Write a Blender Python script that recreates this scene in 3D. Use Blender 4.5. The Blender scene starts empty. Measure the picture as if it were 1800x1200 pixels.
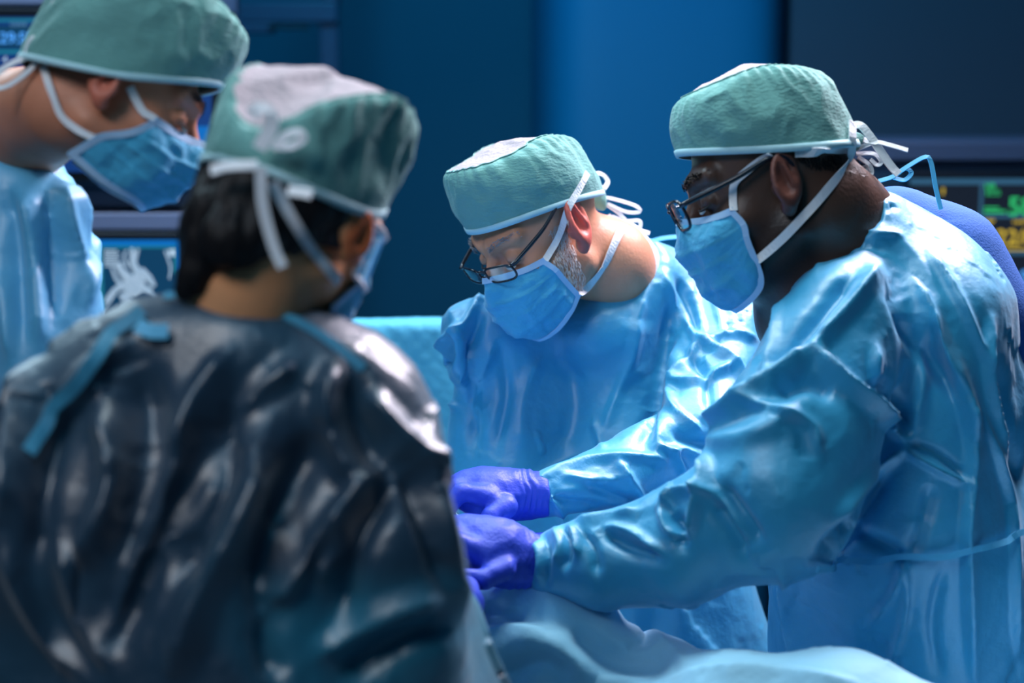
import bpy, math, random
import numpy as np
from mathutils import Vector, Matrix
from mathutils.bvhtree import BVHTree

random.seed(7)
RNG = np.random.RandomState(11)
SC = bpy.context.scene
COL = SC.collection

# ------------------------------------------------------------------ camera
TILT = math.radians(8.5)
F = 3000.0
CAM = np.array([0.0, 0.0, 1.62])
RT = np.array([1.0, 0, 0])
FW = np.array([0, math.cos(TILT), -math.sin(TILT)])
UP = np.array([0, math.sin(TILT), math.cos(TILT)])
cam = bpy.data.cameras.new('camera')
cam_o = bpy.data.objects.new('camera', cam)
COL.objects.link(cam_o)
cam_o.location = CAM
cam_o.rotation_euler = (math.radians(90) - TILT, 0, 0)
cam.sensor_width = 36
cam.lens = 60
cam.clip_start = 0.05
cam.dof.use_dof = True
cam.dof.focus_distance = 2.12
cam.dof.aperture_fstop = 2.5
SC.camera = cam_o

# ------------------------------------------------------------------ world, lights, exposure
SC.view_settings.view_transform = 'Standard'
SC.view_settings.look = 'None'
SC.view_settings.gamma = 1
SC.view_settings.use_curve_mapping = False
SC.view_settings.exposure = 0.0
world = bpy.data.worlds.new('world')
SC.world = world
world.use_nodes = True
bg = world.node_tree.nodes['Background']
bg.inputs[0].default_value = (0.05, 0.25, 0.5, 1)
bg.inputs[1].default_value = 0.3


def area(name, loc, target, size, power, color, sy=None, spread=180):
    l = bpy.data.lights.new(name, 'AREA')
    l.energy = power
    l.color = color
    l.size = size
    l.spread = math.radians(spread)
    if sy:
        l.shape = 'RECTANGLE'
        l.size_y = sy
    else:
        l.shape = 'DISK'
    o = bpy.data.objects.new(name, l)
    COL.objects.link(o)
    o.location = loc
    o.rotation_euler = (Vector(target) - Vector(loc)).to_track_quat('-Z', 'Y').to_euler()
    return o


area('surgical_lamp_light', (-0.1, 2.9, 2.75), (0.1, 2.2, 1.2), 0.7, 21, (0.85, 0.94, 1.0))
area('ceiling_light_right', (1.15, 2.95, 2.8), (0.52, 2.02, 1.4), 0.7, 40, (1.0, 0.88, 1.0), spread=110)
area('ceiling_light_left', (-1.3, 2.9, 2.6), (-0.6, 1.8, 1.3), 0.5, 15, (0.6, 0.85, 1.0))
area('drape_fill_light', (0.05, 1.95, 2.8), (0.15, 1.82, 1.0), 0.6, 5, (0.8, 0.95, 1.0), spread=80)  # extra light added above the patient to brighten the drape
area('ceiling_light_rear', (-1.0, 0.2, 2.9), (-0.3, 1.6, 1.45), 0.9, 3.0, (1.0, 0.90, 0.84), spread=70)
area('blue_wall_wash', (-0.3, 3.1, 2.9), (0.5, 4.7, 1.4), 0.8, 34, (0.03, 0.50, 0.95))
area('blue_fill_light', (-0.6, 0.6, 2.9), (0.1, 2.2, 1.0), 1.6, 11, (0.10, 0.58, 1.0))  # unseen soft blue fill added overhead, not an actual ceiling panel

# ------------------------------------------------------------------ pixel helpers


def P(px, py, d):
    return CAM + RT * (px - 900) / F * d + UP * (600 - py) / F * d + FW * d


def proj(p):
    q = p - CAM
    d = q @ FW
    return 900 + F * (q @ RT) / d, 600 - F * (q @ UP) / d, d


def rot3(y, p, r):
    cz, sz = math.cos(y), math.sin(y)
    cx, sx = math.cos(p), math.sin(p)
    cy, sy = math.cos(r), math.sin(r)
    return (np.array([[cz, -sz, 0], [sz, cz, 0], [0, 0, 1]]) @ np.array([[1, 0, 0], [0, cx, -sx], [0, sx, cx]])
            @ np.array([[cy, 0, sy], [0, 1, 0], [-sy, 0, cy]]))


# ------------------------------------------------------------------ numpy noise
_perm = RNG.permutation(256)
_perm = np.concatenate([_perm, _perm, _perm])
_g = RNG.normal(size=(256, 3))
_g /= np.linalg.norm(_g, axis=1)[:, None]


def noise(p, scale, seed=0.0):
    q = p * scale + seed * 17.31 + 100.0
    i = np.floor(q).astype(int)
    f = q - i
    u = f * f * f * (f * (f * 6 - 15) + 10)
    i &= 255
    out = 0
    for dx in (0, 1):
        wx = u[:, 0] if dx else 1 - u[:, 0]
        for dy in (0, 1):
            wy = u[:, 1] if dy else 1 - u[:, 1]
            for dz in (0, 1):
                wz = u[:, 2] if dz else 1 - u[:, 2]
                h = _perm[_perm[_perm[i[:, 0] + dx] + i[:, 1] + dy] + i[:, 2] + dz]
                g = _g[h]
                out = out + wx * wy * wz * (g[:, 0] * (f[:, 0] - dx) + g[:, 1] * (f[:, 1] - dy) + g[:, 2] * (f[:, 2] - dz))
    return out * 1.5


# ------------------------------------------------------------------ signed distance modelling
def smin(a, b, k):
    h = np.clip(0.5 + 0.5 * (b - a) / k, 0, 1)
    return b + (a - b) * h - k * h * (1 - h)


def smax(a, b, k):
    return -smin(-a, -b, k)


def s_cap(p, a, b, ra, rb):
    ba = b - a
    h = np.clip(((p - a) @ ba) / max(ba @ ba, 1e-12), 0, 1)
    return np.linalg.norm(p - a - h[:, None] * ba, axis=1) - (ra + (rb - ra) * h)


def s_ell(p, c, r, M=None):
    q = p - c
    if M is not None:
        q = q @ M
    k0 = np.linalg.norm(q / r, axis=1)
    k1 = np.linalg.norm(q / (r * r), axis=1)
    return k0 * (k0 - 1) / np.maximum(k1, 1e-9)


CAMM = np.stack([RT, UP, FW], axis=1)


def cp(x1, y1, d1, r1, x2, y2, d2, r2, k=0.03):
    """tapered capsule between two points given as pixel, depth and pixel radius"""
    a, b = P(x1, y1, d1), P(x2, y2, d2)
    return ('cap', a, b, r1 * d1 / F, r2 * d2 / F, k)


def wc(a, b, ra, rb, k=0.06):
    return ('cap', np.array(a, float), np.array(b, float), ra, rb, k)


def el(x, y, d, rx, ry, rz, k=0.04, ang=0):
    c, s = math.cos(math.radians(ang)), math.sin(math.radians(ang))
    M = CAMM @ np.array([[c, -s, 0], [s, c, 0], [0, 0, 1]])
    return ('ell', P(x, y, d), np.array([rx, ry, rz]) * d / F, M, k)


def s_cyl(p, a, b, r):
    ax = b - a
    L = np.linalg.norm(ax)
    ax = ax / L
    q = p - (a + b) / 2
    t = q @ ax
    rad = np.linalg.norm(q - t[:, None] * ax, axis=1) - r
    ht = np.abs(t) - L / 2
    return np.minimum(np.maximum(rad, ht), 0) + np.hypot(np.maximum(rad, 0), np.maximum(ht, 0))


def ev(prims, p):
    d = None
    for q in prims:
        if q[0] == 'cap':
            e = s_cap(p, *q[1:5])
        elif q[0] == 'cyl':
            e = s_cyl(p, *q[1:4])
        else:
            e = s_ell(p, q[1], q[2], q[3])
        d = e if d is None else smin(d, e, q[-1])
    return d


def nets(fn, lo, hi, h):
    """surface nets on a regular grid; returns verts, quads"""
    lo = np.array(lo, float)
    n = np.ceil((np.array(hi) - lo) / h).astype(int) + 1
    ax = [lo[i] + np.arange(n[i]) * h for i in range(3)]
    V = np.empty(tuple(n), np.float32)
    step = max(1, int(400000 / (n[1] * n[2])))
    YY, ZZ = np.meshgrid(ax[1], ax[2], indexing='ij')
    for i in range(0, n[0], step):
        xs = ax[0][i:i + step]
        p = np.empty((len(xs), n[1], n[2], 3))
        p[..., 0] = xs[:, None, None]
        p[..., 1] = YY
        p[..., 2] = ZZ
        V[i:i + step] = fn(p.reshape(-1, 3)).reshape(len(xs), n[1], n[2])
    V[0] = V[-1] = 1
    V[:, 0] = V[:, -1] = 1
    V[:, :, 0] = V[:, :, -1] = 1
    S = V < 0
    c = [(i, j, k) for i in (0, 1) for j in (0, 1) for k in (0, 1)]
    m = [n[0] - 1, n[1] - 1, n[2] - 1]
    cnt = np.zeros(m, np.int8)
    for i, j, k in c:
        cnt += S[i:i + m[0], j:j + m[1], k:k + m[2]]
    act = (cnt > 0) & (cnt < 8)
    I = np.argwhere(act)
    idx = -np.ones(m, int)
    idx[act] = np.arange(len(I))
    acc = np.zeros((len(I), 3))
    num = np.zeros(len(I))
    vals = {o: V[I[:, 0] + o[0], I[:, 1] + o[1], I[:, 2] + o[2]] for o in c}
    for o in c:
        for a in range(3):
            if o[a] == 0:
                q = list(o)
                q[a] = 1
                v0, v1 = vals[o], vals[tuple(q)]
                ch = (v0 < 0) != (v1 < 0)
                t = np.where(ch, v0 / np.where(ch, v0 - v1, 1), 0)
                pt = np.tile(np.array(o, float), (len(I), 1))
                pt[:, a] += t
                acc += pt * ch[:, None]
                num += ch
    verts = lo + (I + acc / num[:, None]) * h
    quads = []
    for a in range(3):
        b, cc = (a + 1) % 3, (a + 2) % 3
        sl0 = [slice(None)] * 3
        sl1 = [slice(None)] * 3
        sl0[a] = slice(0, -1)
        sl1[a] = slice(1, None)
        s0, s1 = S[tuple(sl0)], S[tuple(sl1)]
        E = np.argwhere(s0 != s1)
        E = E[(E[:, b] > 0) & (E[:, cc] > 0) & (E[:, b] < m[b]) & (E[:, cc] < m[cc])]
        inside = S[E[:, 0], E[:, 1], E[:, 2]]

        def at(db, dc):
            q = E.copy()
            q[:, b] -= db
            q[:, cc] -= dc
            return idx[q[:, 0], q[:, 1], q[:, 2]]
        q = np.stack([at(1, 1), at(0, 1), at(0, 0), at(1, 0)], 1)
        q[~inside] = q[~inside][:, ::-1]
        quads.append(q)
    return verts, np.concatenate(quads)


def subdivide(v, q, trace=False):
    nv = len(v)
    e = np.concatenate([q[:, [0, 1]], q[:, [1, 2]], q[:, [2, 3]], q[:, [3, 0]]])
    es = np.sort(e, 1)
    key = es[:, 0] * (nv + 1) + es[:, 1]
    uk, inv = np.unique(key, return_inverse=True)
    ue = np.stack([uk // (nv + 1), uk % (nv + 1)], 1)
    mid = (v[ue[:, 0]] + v[ue[:, 1]]) / 2
    fc = v[q].mean(1)
    nq = len(q)
    inv = inv.reshape(4, nq)
    em = nv + inv
    fi = nv + len(ue) + np.arange(nq)
    out = np.concatenate([np.stack([q[:, k], em[k], fi, em[k - 1]], 1) for k in range(4)])
    if trace:
        return np.concatenate([v, mid, fc]), out, np.concatenate([np.arange(nv), ue[:, 0], q[:, 0]])
    return np.concatenate([v, mid, fc]), out


def relax(v, q, it=1, lam=0.6):
    e = np.concatenate([q[:, [0, 1]], q[:, [1, 2]], q[:, [2, 3]], q[:, [3, 0]]])
    for _ in range(it):
        acc = np.zeros_like(v)
        num = np.bincount(e.ravel(), minlength=len(v)).astype(float)
        for a in range(3):
            acc[:, a] = np.bincount(e[:, 0], v[e[:, 1], a], len(v)) + np.bincount(e[:, 1], v[e[:, 0], a], len(v))
        v = v + lam * (acc / np.maximum(num, 1)[:, None] - v)
    return v


def normals(v, q):
    d1 = v[q[:, 2]] - v[q[:, 0]]
    d2 = v[q[:, 3]] - v[q[:, 1]]
    fn = np.cross(d1, d2)
    n = np.zeros_like(v)
    for k in range(4):
        for a in range(3):
            n[:, a] += np.bincount(q[:, k], fn[:, a], len(v))
    return n / np.maximum(np.linalg.norm(n, axis=1), 1e-12)[:, None]


def add_mesh(name, v, f, m, parent=None, smooth=True, col=None):
    """v (n,3), f (m,4) array or python list of faces"""
    me = bpy.data.meshes.new(name)
    if isinstance(f, np.ndarray):
        k = f.shape[1]
        me.vertices.add(len(v))
        me.vertices.foreach_set('co', np.ascontiguousarray(v, np.float32).ravel())
        me.loops.add(f.size)
        me.loops.foreach_set('vertex_index', f.astype(np.int32).ravel())
        me.polygons.add(len(f))
        me.polygons.foreach_set('loop_start', np.arange(0, f.size, k, dtype=np.int32))
        me.update(calc_edges=True)
        me.validate()
    else:
        me.from_pydata([tuple(map(float, x)) for x in v], [], [tuple(map(int, x)) for x in f])
    me.polygons.foreach_set('use_smooth', [smooth] * len(me.polygons))
    if col is not None:
        at = me.color_attributes.new('tone', 'FLOAT_COLOR', 'POINT')
        c = np.ones((len(v), 4), np.float32)
        c[:, :3] = col
        at.data.foreach_set('color', c.ravel())
    me.materials.append(m)
    me.update()
    o = bpy.data.objects.new(name, me)
    COL.objects.link(o)
    if parent is not None:
        o.parent = parent
        o.matrix_parent_inverse = parent.matrix_basis.inverted()
    return o


def thing(name, loc, label, cat, group=None):
    o = bpy.data.objects.new(name, None)
    COL.objects.link(o)
    o.location = loc
    o.empty_display_size = 0.05
    o['label'] = label
    o['category'] = cat
    if group:
        o['group'] = group
    return o


def lab(o, t):
    o['label'] = t
    return o


# ------------------------------------------------------------------ materials
def mat(name, base, rough=0.5, spec=0.5, metal=0.0, noise_s=0, noise_amt=0.15, col2=None, bump=0, bump_s=80,
        coat=0, sheen=0, sss=0, emit=None, estr=1, attr=False, detail=4, stretch=None, trans=0, coatr=0.2):
    m = bpy.data.materials.new(name)
    m.use_nodes = True
    nt = m.node_tree
    b = nt.nodes['Principled BSDF']
    b.inputs['Base Color'].default_value = (*base, 1)
    b.inputs['Roughness'].default_value = rough
    b.inputs['Specular IOR Level'].default_value = spec
    b.inputs['Metallic'].default_value = metal
    b.inputs['Coat Weight'].default_value = coat
    b.inputs['Coat Roughness'].default_value = coatr
    b.inputs['Sheen Weight'].default_value = sheen
    b.inputs['Subsurface Weight'].default_value = sss
    b.inputs['Subsurface Radius'].default_value = (0.01, 0.004, 0.002)
    b.inputs['Transmission Weight'].default_value = trans
    if emit:
        b.inputs['Emission Color'].default_value = (*emit, 1)
        b.inputs['Emission Strength'].default_value = estr
    tc = nt.nodes.new('ShaderNodeTexCoord')
    src = tc.outputs['Object']
    if stretch:
        mp = nt.nodes.new('ShaderNodeMapping')
        mp.inputs['Scale'].default_value = stretch
        nt.links.new(src, mp.inputs['Vector'])
        src = mp.outputs['Vector']
    colsock = None
    if attr:
        a = nt.nodes.new('ShaderNodeVertexColor')
        a.layer_name = 'tone'
        colsock = a.outputs['Color']
    if noise_s:
        n = nt.nodes.new('ShaderNodeTexNoise')
        n.inputs['Scale'].default_value = noise_s
        n.inputs['Detail'].default_value = detail
        nt.links.new(src, n.inputs['Vector'])
        r = nt.nodes.new('ShaderNodeValToRGB')
        r.color_ramp.elements[0].position = 0.35
        r.color_ramp.elements[1].position = 0.68
        if attr:
            lo, hi = 1 - noise_amt, 1 + noise_amt
            r.color_ramp.elements[0].color = (lo, lo, lo, 1)
            r.color_ramp.elements[1].color = (hi, hi, hi, 1)
            mx = nt.nodes.new('ShaderNodeMix')
            mx.data_type = 'RGBA'
            mx.blend_type = 'MULTIPLY'
            mx.inputs[0].default_value = 1
            nt.links.new(colsock, mx.inputs[6])
            nt.links.new(r.outputs['Color'], mx.inputs[7])
            colsock = mx.outputs[2]
        else:
            c2 = col2 or tuple(min(1, x * (1 + noise_amt * 2)) for x in base)
            c1 = base if col2 else tuple(x * (1 - noise_amt) for x in base)
            r.color_ramp.elements[0].color = (*c1, 1)
            r.color_ramp.elements[1].color = (*c2, 1)
            colsock = r.outputs['Color']
    if colsock is not None:
        nt.links.new(colsock, b.inputs['Base Color'])
    if bump:
        n2 = nt.nodes.new('ShaderNodeTexNoise')
        n2.inputs['Scale'].default_value = bump_s
        n2.inputs['Detail'].default_value = 5
        nt.links.new(src, n2.inputs['Vector'])
        bp = nt.nodes.new('ShaderNodeBump')
        bp.inputs['Strength'].default_value = bump
        bp.inputs['Distance'].default_value = 0.01
        nt.links.new(n2.outputs['Fac'], bp.inputs['Height'])
        nt.links.new(bp.outputs['Normal'], b.inputs['Normal'])
    return m


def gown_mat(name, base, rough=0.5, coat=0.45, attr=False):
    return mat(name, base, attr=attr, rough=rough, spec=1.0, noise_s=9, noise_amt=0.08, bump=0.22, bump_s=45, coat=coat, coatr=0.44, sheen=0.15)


def clear_mat(name, tint, gloss=0.25, rough=0.05):
    m = bpy.data.materials.new(name)
    m.use_nodes = True
    nt = m.node_tree
    for n in list(nt.nodes):
        nt.nodes.remove(n)
    out = nt.nodes.new('ShaderNodeOutputMaterial')
    tr = nt.nodes.new('ShaderNodeBsdfTransparent')
    tr.inputs[0].default_value = (*tint, 1)
    gl = nt.nodes.new('ShaderNodeBsdfGlossy')
    gl.inputs['Roughness'].default_value = rough
    lw = nt.nodes.new('ShaderNodeLayerWeight')
    lw.inputs[0].default_value = gloss
    mx = nt.nodes.new('ShaderNodeMixShader')
    nt.links.new(lw.outputs['Facing'], mx.inputs[0])
    nt.links.new(tr.outputs[0], mx.inputs[1])
    nt.links.new(gl.outputs[0], mx.inputs[2])
    nt.links.new(mx.outputs[0], out.inputs[0])
    return m


M = {}
M['gown'] = gown_mat('blue_film_gown', (0.010, 0.30, 0.54))
M['gown_lit'] = gown_mat('lit_blue_film_gown', (0.09, 0.42, 0.70), rough=.5, coat=.25)  # same blue film, paler: light on the chest put into the colour
M['gown_shaded'] = gown_mat('shaded_film_gown_over_navy', (0.009, 0.040, 0.080), rough=0.42, coat=0.26, attr=True)  # same blue film, darkened by navy scrubs beneath and shade put into the colour
M['drape'] = mat('surgical_drape_fabric', (0.30, 0.61, 0.80), rough=0.6, spec=0.3, noise_s=14, noise_amt=0.08, bump=0.2, bump_s=60, sheen=0.3)
M['quilt'] = mat('quilted_drape_fabric', (0.12, 0.50, 0.68), rough=0.55, spec=0.3, noise_s=30, noise_amt=0.1, bump=0.35, bump_s=90)
M['cap'] = mat('green_nonwoven', (0.085, 0.28, 0.26), rough=0.85, spec=0.25, noise_s=45, col2=(0.24, 0.48, 0.45), bump=0.25, bump_s=160, detail=8, stretch=(1, 1, 2.2), sheen=0.15)
M['crown'] = mat('white_nonwoven', (0.38, 0.33, 0.36), rough=0.9, spec=0.2, noise_s=50, noise_amt=0.08, bump=0.3, bump_s=150)
M['trim'] = mat('pale_cyan_binding', (0.45, 0.70, 0.76), rough=0.7, spec=0.3, noise_s=60, noise_amt=0.05)
M['tie'] = mat('white_tie_tape', (0.82, 0.82, 0.86), rough=0.75, spec=0.3, noise_s=80, noise_amt=0.04, bump=0.2, bump_s=300)
M['mask'] = mat('blue_mask_fabric', (0.06, 0.40, 0.64), rough=0.7, spec=0.3, noise_s=70, noise_amt=0.06, bump=0.25, bump_s=120, sheen=0.3)
M['mask_edge'] = mat('pale_mask_binding', (0.42, 0.62, 0.85), rough=0.7, noise_s=60, noise_amt=0.04)
M['gtie'] = mat('cyan_gown_tie', (0.12, 0.50, 0.78), rough=0.6, noise_s=60, noise_amt=0.05)
M['gtie_mid'] = mat('blue_gown_tie', (0.06, 0.38, 0.66), rough=0.6, noise_s=60, noise_amt=0.05)
M['gtie_dark'] = mat('teal_gown_tie', (0.04, 0.26, 0.42), rough=0.6, noise_s=60, noise_amt=0.05)
M['glove'] = mat('violet_blue_nitrile', (0.030, 0.065, 0.55), rough=0.5, spec=0.4, noise_s=20, noise_amt=0.08, bump=0.12, bump_s=260)
M['scrub'] = mat('royal_blue_scrub_cotton', (0.008, 0.10, 0.42), rough=0.85, noise_s=120, noise_amt=0.08, bump=0.2, bump_s=400)
M['white_shirt'] = mat('white_cotton', (0.66, 0.70, 0.78), rough=0.85, noise_s=90, noise_amt=0.04, bump=0.2, bump_s=250)
M['trouser'] = mat('navy_trouser_cotton', (0.015, 0.05, 0.16), rough=0.9, noise_s=60, noise_amt=0.1)
M['shoe'] = mat('white_clog_rubber', (0.5, 0.52, 0.55), rough=0.5, noise_s=30, noise_amt=0.05)
M['skin'] = mat('skin', (0.6, 0.3, 0.2), rough=0.5, spec=0.4, noise_s=60, noise_amt=0.12, bump=0.08, bump_s=200, sss=0.06, attr=True)
M['skin_dark'] = mat('dark_skin', (0.1, 0.05, 0.03), rough=0.42, spec=0.45, noise_s=60, noise_amt=0.15, bump=0.09, bump_s=220, attr=True)
M['hair_black'] = mat('black_hair', (0.006, 0.005, 0.006), rough=0.5, spec=0.3, noise_s=90, noise_amt=0.3, stretch=(1, 1, 0.2), bump=0.5, bump_s=120)
M['hair_white'] = mat('white_hair', (0.62, 0.58, 0.57), rough=0.6, noise_s=60, noise_amt=0.1)
M['hair_brown'] = mat('dark_brown_hair', (0.02, 0.012, 0.01), rough=0.6, noise_s=60, noise_amt=0.2)
M['eye'] = mat('eyeball', (0.6, 0.58, 0.56), rough=0.2, noise_s=40, noise_amt=0.03)
M['iris'] = mat('dark_iris', (0.03, 0.015, 0.01), rough=0.15, noise_s=40, noise_amt=0.1)
M['frame'] = mat('black_acetate', (0.008, 0.010, 0.018), rough=0.25, spec=0.6, noise_s=40, noise_amt=0.1)
M['lens'] = clear_mat('spectacle_glass', (0.86, 0.95, 1.0), gloss=0.18)
M['visor'] = clear_mat('clear_visor_plastic', (0.80, 0.92, 1.0), gloss=0.45, rough=0.15)
M['wall'] = mat('teal_wall_paint', (0.012, 0.11, 0.17), rough=0.75, noise_s=2, noise_amt=0.06)
M['pillar'] = mat('bright_blue_laminate', (0.004, 0.20, 0.37), rough=0.5, noise_s=2, noise_amt=0.04)
M['slate'] = mat('slate_grey_panel', (0.075, 0.085, 0.12), rough=0.45, noise_s=3, noise_amt=0.06)
M['floor'] = mat('blue_grey_vinyl', (0.06, 0.12, 0.17), rough=0.4, noise_s=8, noise_amt=0.1)
M['ceiling'] = mat('ceiling_paint', (0.12, 0.2, 0.26), rough=0.8, noise_s=4, noise_amt=0.05)
M['shelf'] = mat('grey_lilac_metal', (0.24, 0.25, 0.38), rough=0.4, spec=0.5, noise_s=10, noise_amt=0.05)
M['shelf_dim'] = mat('dim_slate_metal', (0.09, 0.10, 0.17), rough=0.45, noise_s=10, noise_amt=0.05)
M['dark'] = mat('black_bezel_plastic', (0.008, 0.009, 0.014), rough=0.35, noise_s=20, noise_amt=0.1)
M['boom'] = mat('dark_blue_grey_metal', (0.045, 0.065, 0.12), rough=0.4, noise_s=10, noise_amt=0.08)


def emat(name, c, s):
    return mat(name, tuple(x * 0.2 for x in c), rough=0.4, emit=c, estr=s, noise_s=30, noise_amt=0.02)


M['scr_navy'] = emat('navy_screen', (0.004, 0.035, 0.17), 1.0)
M['scr_blue'] = emat('blue_screen_bar', (0.0, 0.13, 0.45), 1.0)
M['scr_deep'] = emat('deep_teal_screen', (0.002, 0.04, 0.10), 1.0)
M['scr_black'] = emat('black_screen', (0.008, 0.012, 0.022), 1.0)
M['e_teal'] = emat('teal_screen_line', (0.01, 0.17, 0.25), 1.0)
M['e_cyan'] = emat('cyan_screen_text', (0.08, 0.35, 0.9), 1.0)
M['e_green'] = emat('green_screen_text', (0.03, 0.52, 0.16), 1.0)
M['e_yellow'] = emat('yellow_screen_text', (0.60, 0.42, 0.04), 1.0)
M['e_white'] = emat('white_screen_text', (0.38, 0.52, 0.66), 1.0)
M['e_mid'] = emat('grey_blue_screen_shade', (0.10, 0.25, 0.38), 1.0)
m_ = mat('scan_image', (0.05, 0.1, 0.15), rough=0.4, emit=(1, 1, 1), estr=1)
nt_ = m_.node_tree
n_ = nt_.nodes.new('ShaderNodeTexNoise')
n_.inputs['Scale'].default_value = 45
r_ = nt_.nodes.new('ShaderNodeValToRGB')
r_.color_ramp.elements[0].color = (.05, .16, .28, 1)
r_.color_ramp.elements[0].position = .38
r_.color_ramp.elements[1].color = (.50, .62, .74, 1)
r_.color_ramp.elements[1].position = .58
nt_.links.new(n_.outputs['Fac'], r_.inputs['Fac'])
nt_.links.new(r_.outputs['Color'], nt_.nodes['Principled BSDF'].inputs['Emission Color'])
M['scan'] = m_
M['e_frame'] = emat('steel_blue_screen_line', (0.03, 0.10, 0.18), 1.0)

# ------------------------------------------------------------------ simple builders


def box_vf(lo, hi, bev=0.0):
    lo, hi = np.array(lo, float), np.array(hi, float)
    if bev <= 0:
        v = [(x, y, z) for x in (lo[0], hi[0]) for y in (lo[1], hi[1]) for z in (lo[2], hi[2])]
        f = [(0, 1, 3, 2), (4, 6, 7, 5), (0, 4, 5, 1), (2, 3, 7, 6), (0, 2, 6, 4), (1, 5, 7, 3)]
        return v, f
    import bmesh
    bm = bmesh.new()
    bmesh.ops.create_cube(bm, size=1)
    for q in bm.verts:
        q.co = Vector(((q.co.x + .5) * (hi[0] - lo[0]) + lo[0], (q.co.y + .5) * (hi[1] - lo[1]) + lo[1], (q.co.z + .5) * (hi[2] - lo[2]) + lo[2]))
    bmesh.ops.bevel(bm, geom=bm.edges[:], offset=bev, segments=3, profile=0.5, affect='EDGES')
    bm.verts.index_update()
    v = [tuple(q.co) for q in bm.verts]
    f = [tuple(w.index for w in q.verts) for q in bm.faces]
    bm.free()
    return v, f


def box(name, lo, hi, m, parent=None, bev=0.0):
    v, f = box_vf(lo, hi, bev)
    return add_mesh(name, v, f, m, parent, smooth=False)


def struct(o):
    o['kind'] = 'structure'
    return o


def crom(pts, n):
    """Catmull-Rom resample of (k,dim) points to n"""
    pts = np.array(pts, float)
    k = len(pts)
    if k == 2:
        t = np.linspace(0, 1, n)[:, None]
        return pts[0] * (1 - t) + pts[1] * t
    ext = np.vstack([2 * pts[0] - pts[1], pts, 2 * pts[-1] - pts[-2]])
    seg = np.linalg.norm(np.diff(pts, axis=0), axis=1) + 1e-9
    cum = np.concatenate([[0], np.cumsum(seg)])
    s = np.linspace(0, cum[-1], n)
    i = np.clip(np.searchsorted(cum, s, side='right') - 1, 0, k - 2)
    t = ((s - cum[i]) / seg[i])[:, None]
    p0, p1, p2, p3 = ext[i], ext[i + 1], ext[i + 2], ext[i + 3]
    return 0.5 * (2 * p1 + (p2 - p0) * t + (2 * p0 - 5 * p1 + 4 * p2 - p3) * t ** 2 + (3 * p1 - p0 - 3 * p2 + p3) * t ** 3)


def tube(name, pts, r, m, parent=None, n=24, sides=8, flat=None, closed=False):
    """round tube along points (r may be a list)"""
    p = crom(pts, n)
    rr = np.interp(np.linspace(0, 1, n), np.linspace(0, 1, len(r)), r) if hasattr(r, '__len__') else np.full(n, r)
    tg = np.gradient(p, axis=0)
    tg /= np.linalg.norm(tg, axis=1)[:, None] + 1e-12
    u = np.cross(tg, [0.13, 0.21, 0.97])
    u /= np.linalg.norm(u, axis=1)[:, None] + 1e-12
    w = np.cross(tg, u)
    a = np.linspace(0, 2 * math.pi, sides, endpoint=False)
    v = (p[:, None] + rr[:, None, None] * (np.cos(a)[None, :, None] * u[:, None] + np.sin(a)[None, :, None] * w[:, None])).reshape(-1, 3)
    f = [(i * sides + j, i * sides + (j + 1) % sides, (i + 1) * sides + (j + 1) % sides, (i + 1) * sides + j) for i in range(n - 1) for j in range(sides)]
    f += [tuple(range(sides))[::-1], tuple((n - 1) * sides + j for j in range(sides))]
    return add_mesh(name, v, f, m, parent)


def ribbon(name, pts, nrm, width, m, parent=None, n=30, thick=0.0012, widths=None):
    """flat tape through 3D points, lying square to the normals"""
    p = crom(pts, n)
    nr = crom(nrm, n)
    nr /= np.linalg.norm(nr, axis=1)[:, None] + 1e-12
    tg = np.gradient(p, axis=0)
    tg /= np.linalg.norm(tg, axis=1)[:, None] + 1e-12
    s = np.cross(tg, nr)
    s /= np.linalg.norm(s, axis=1)[:, None] + 1e-12
    nn = np.cross(s, tg)
    w = (np.interp(np.linspace(0, 1, n), np.linspace(0, 1, len(widths)), widths) if widths else np.full(n, width))[:, None] / 2
    th = thick / 2
    c = [p + s * w + nn * th, p - s * w + nn * th, p - s * w - nn * th, p + s * w - nn * th]
    v = np.stack(c, 1).reshape(-1, 3)
    f = [(i * 4 + j, i * 4 + (j + 1) % 4, (i + 1) * 4 + (j + 1) % 4, (i + 1) * 4 + j) for i in range(n - 1) for j in range(4)]
    f += [(3, 2, 1, 0), tuple((n - 1) * 4 + j for j in range(4))]
    o = add_mesh(name, v, f, m, parent, smooth=False)
    return o


def bvh_of(*objs):
    vs, fs = [], []
    for o in objs:
        k = len(vs)
        vs += [tuple(o.matrix_parent_inverse @ v.co if False else v.co) for v in o.data.vertices]
        fs += [tuple(i + k for i in p.vertices) for p in o.data.polygons]
    return BVHTree.FromPolygons(vs, fs)


def hit(bvh, px, py, off=0.0015, fallback=2.0):
    d = P(px, py, 1.0) - CAM
    d /= np.linalg.norm(d)
    loc, nr, i, t = bvh.ray_cast(Vector(CAM), Vector(d))
    if loc is None:
        p = P(px, py, fallback)
        return p, -d
    nr = np.array(nr)
    if nr @ d > 0:
        nr = -nr
    return np.array(loc) + nr * off, nr


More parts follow.
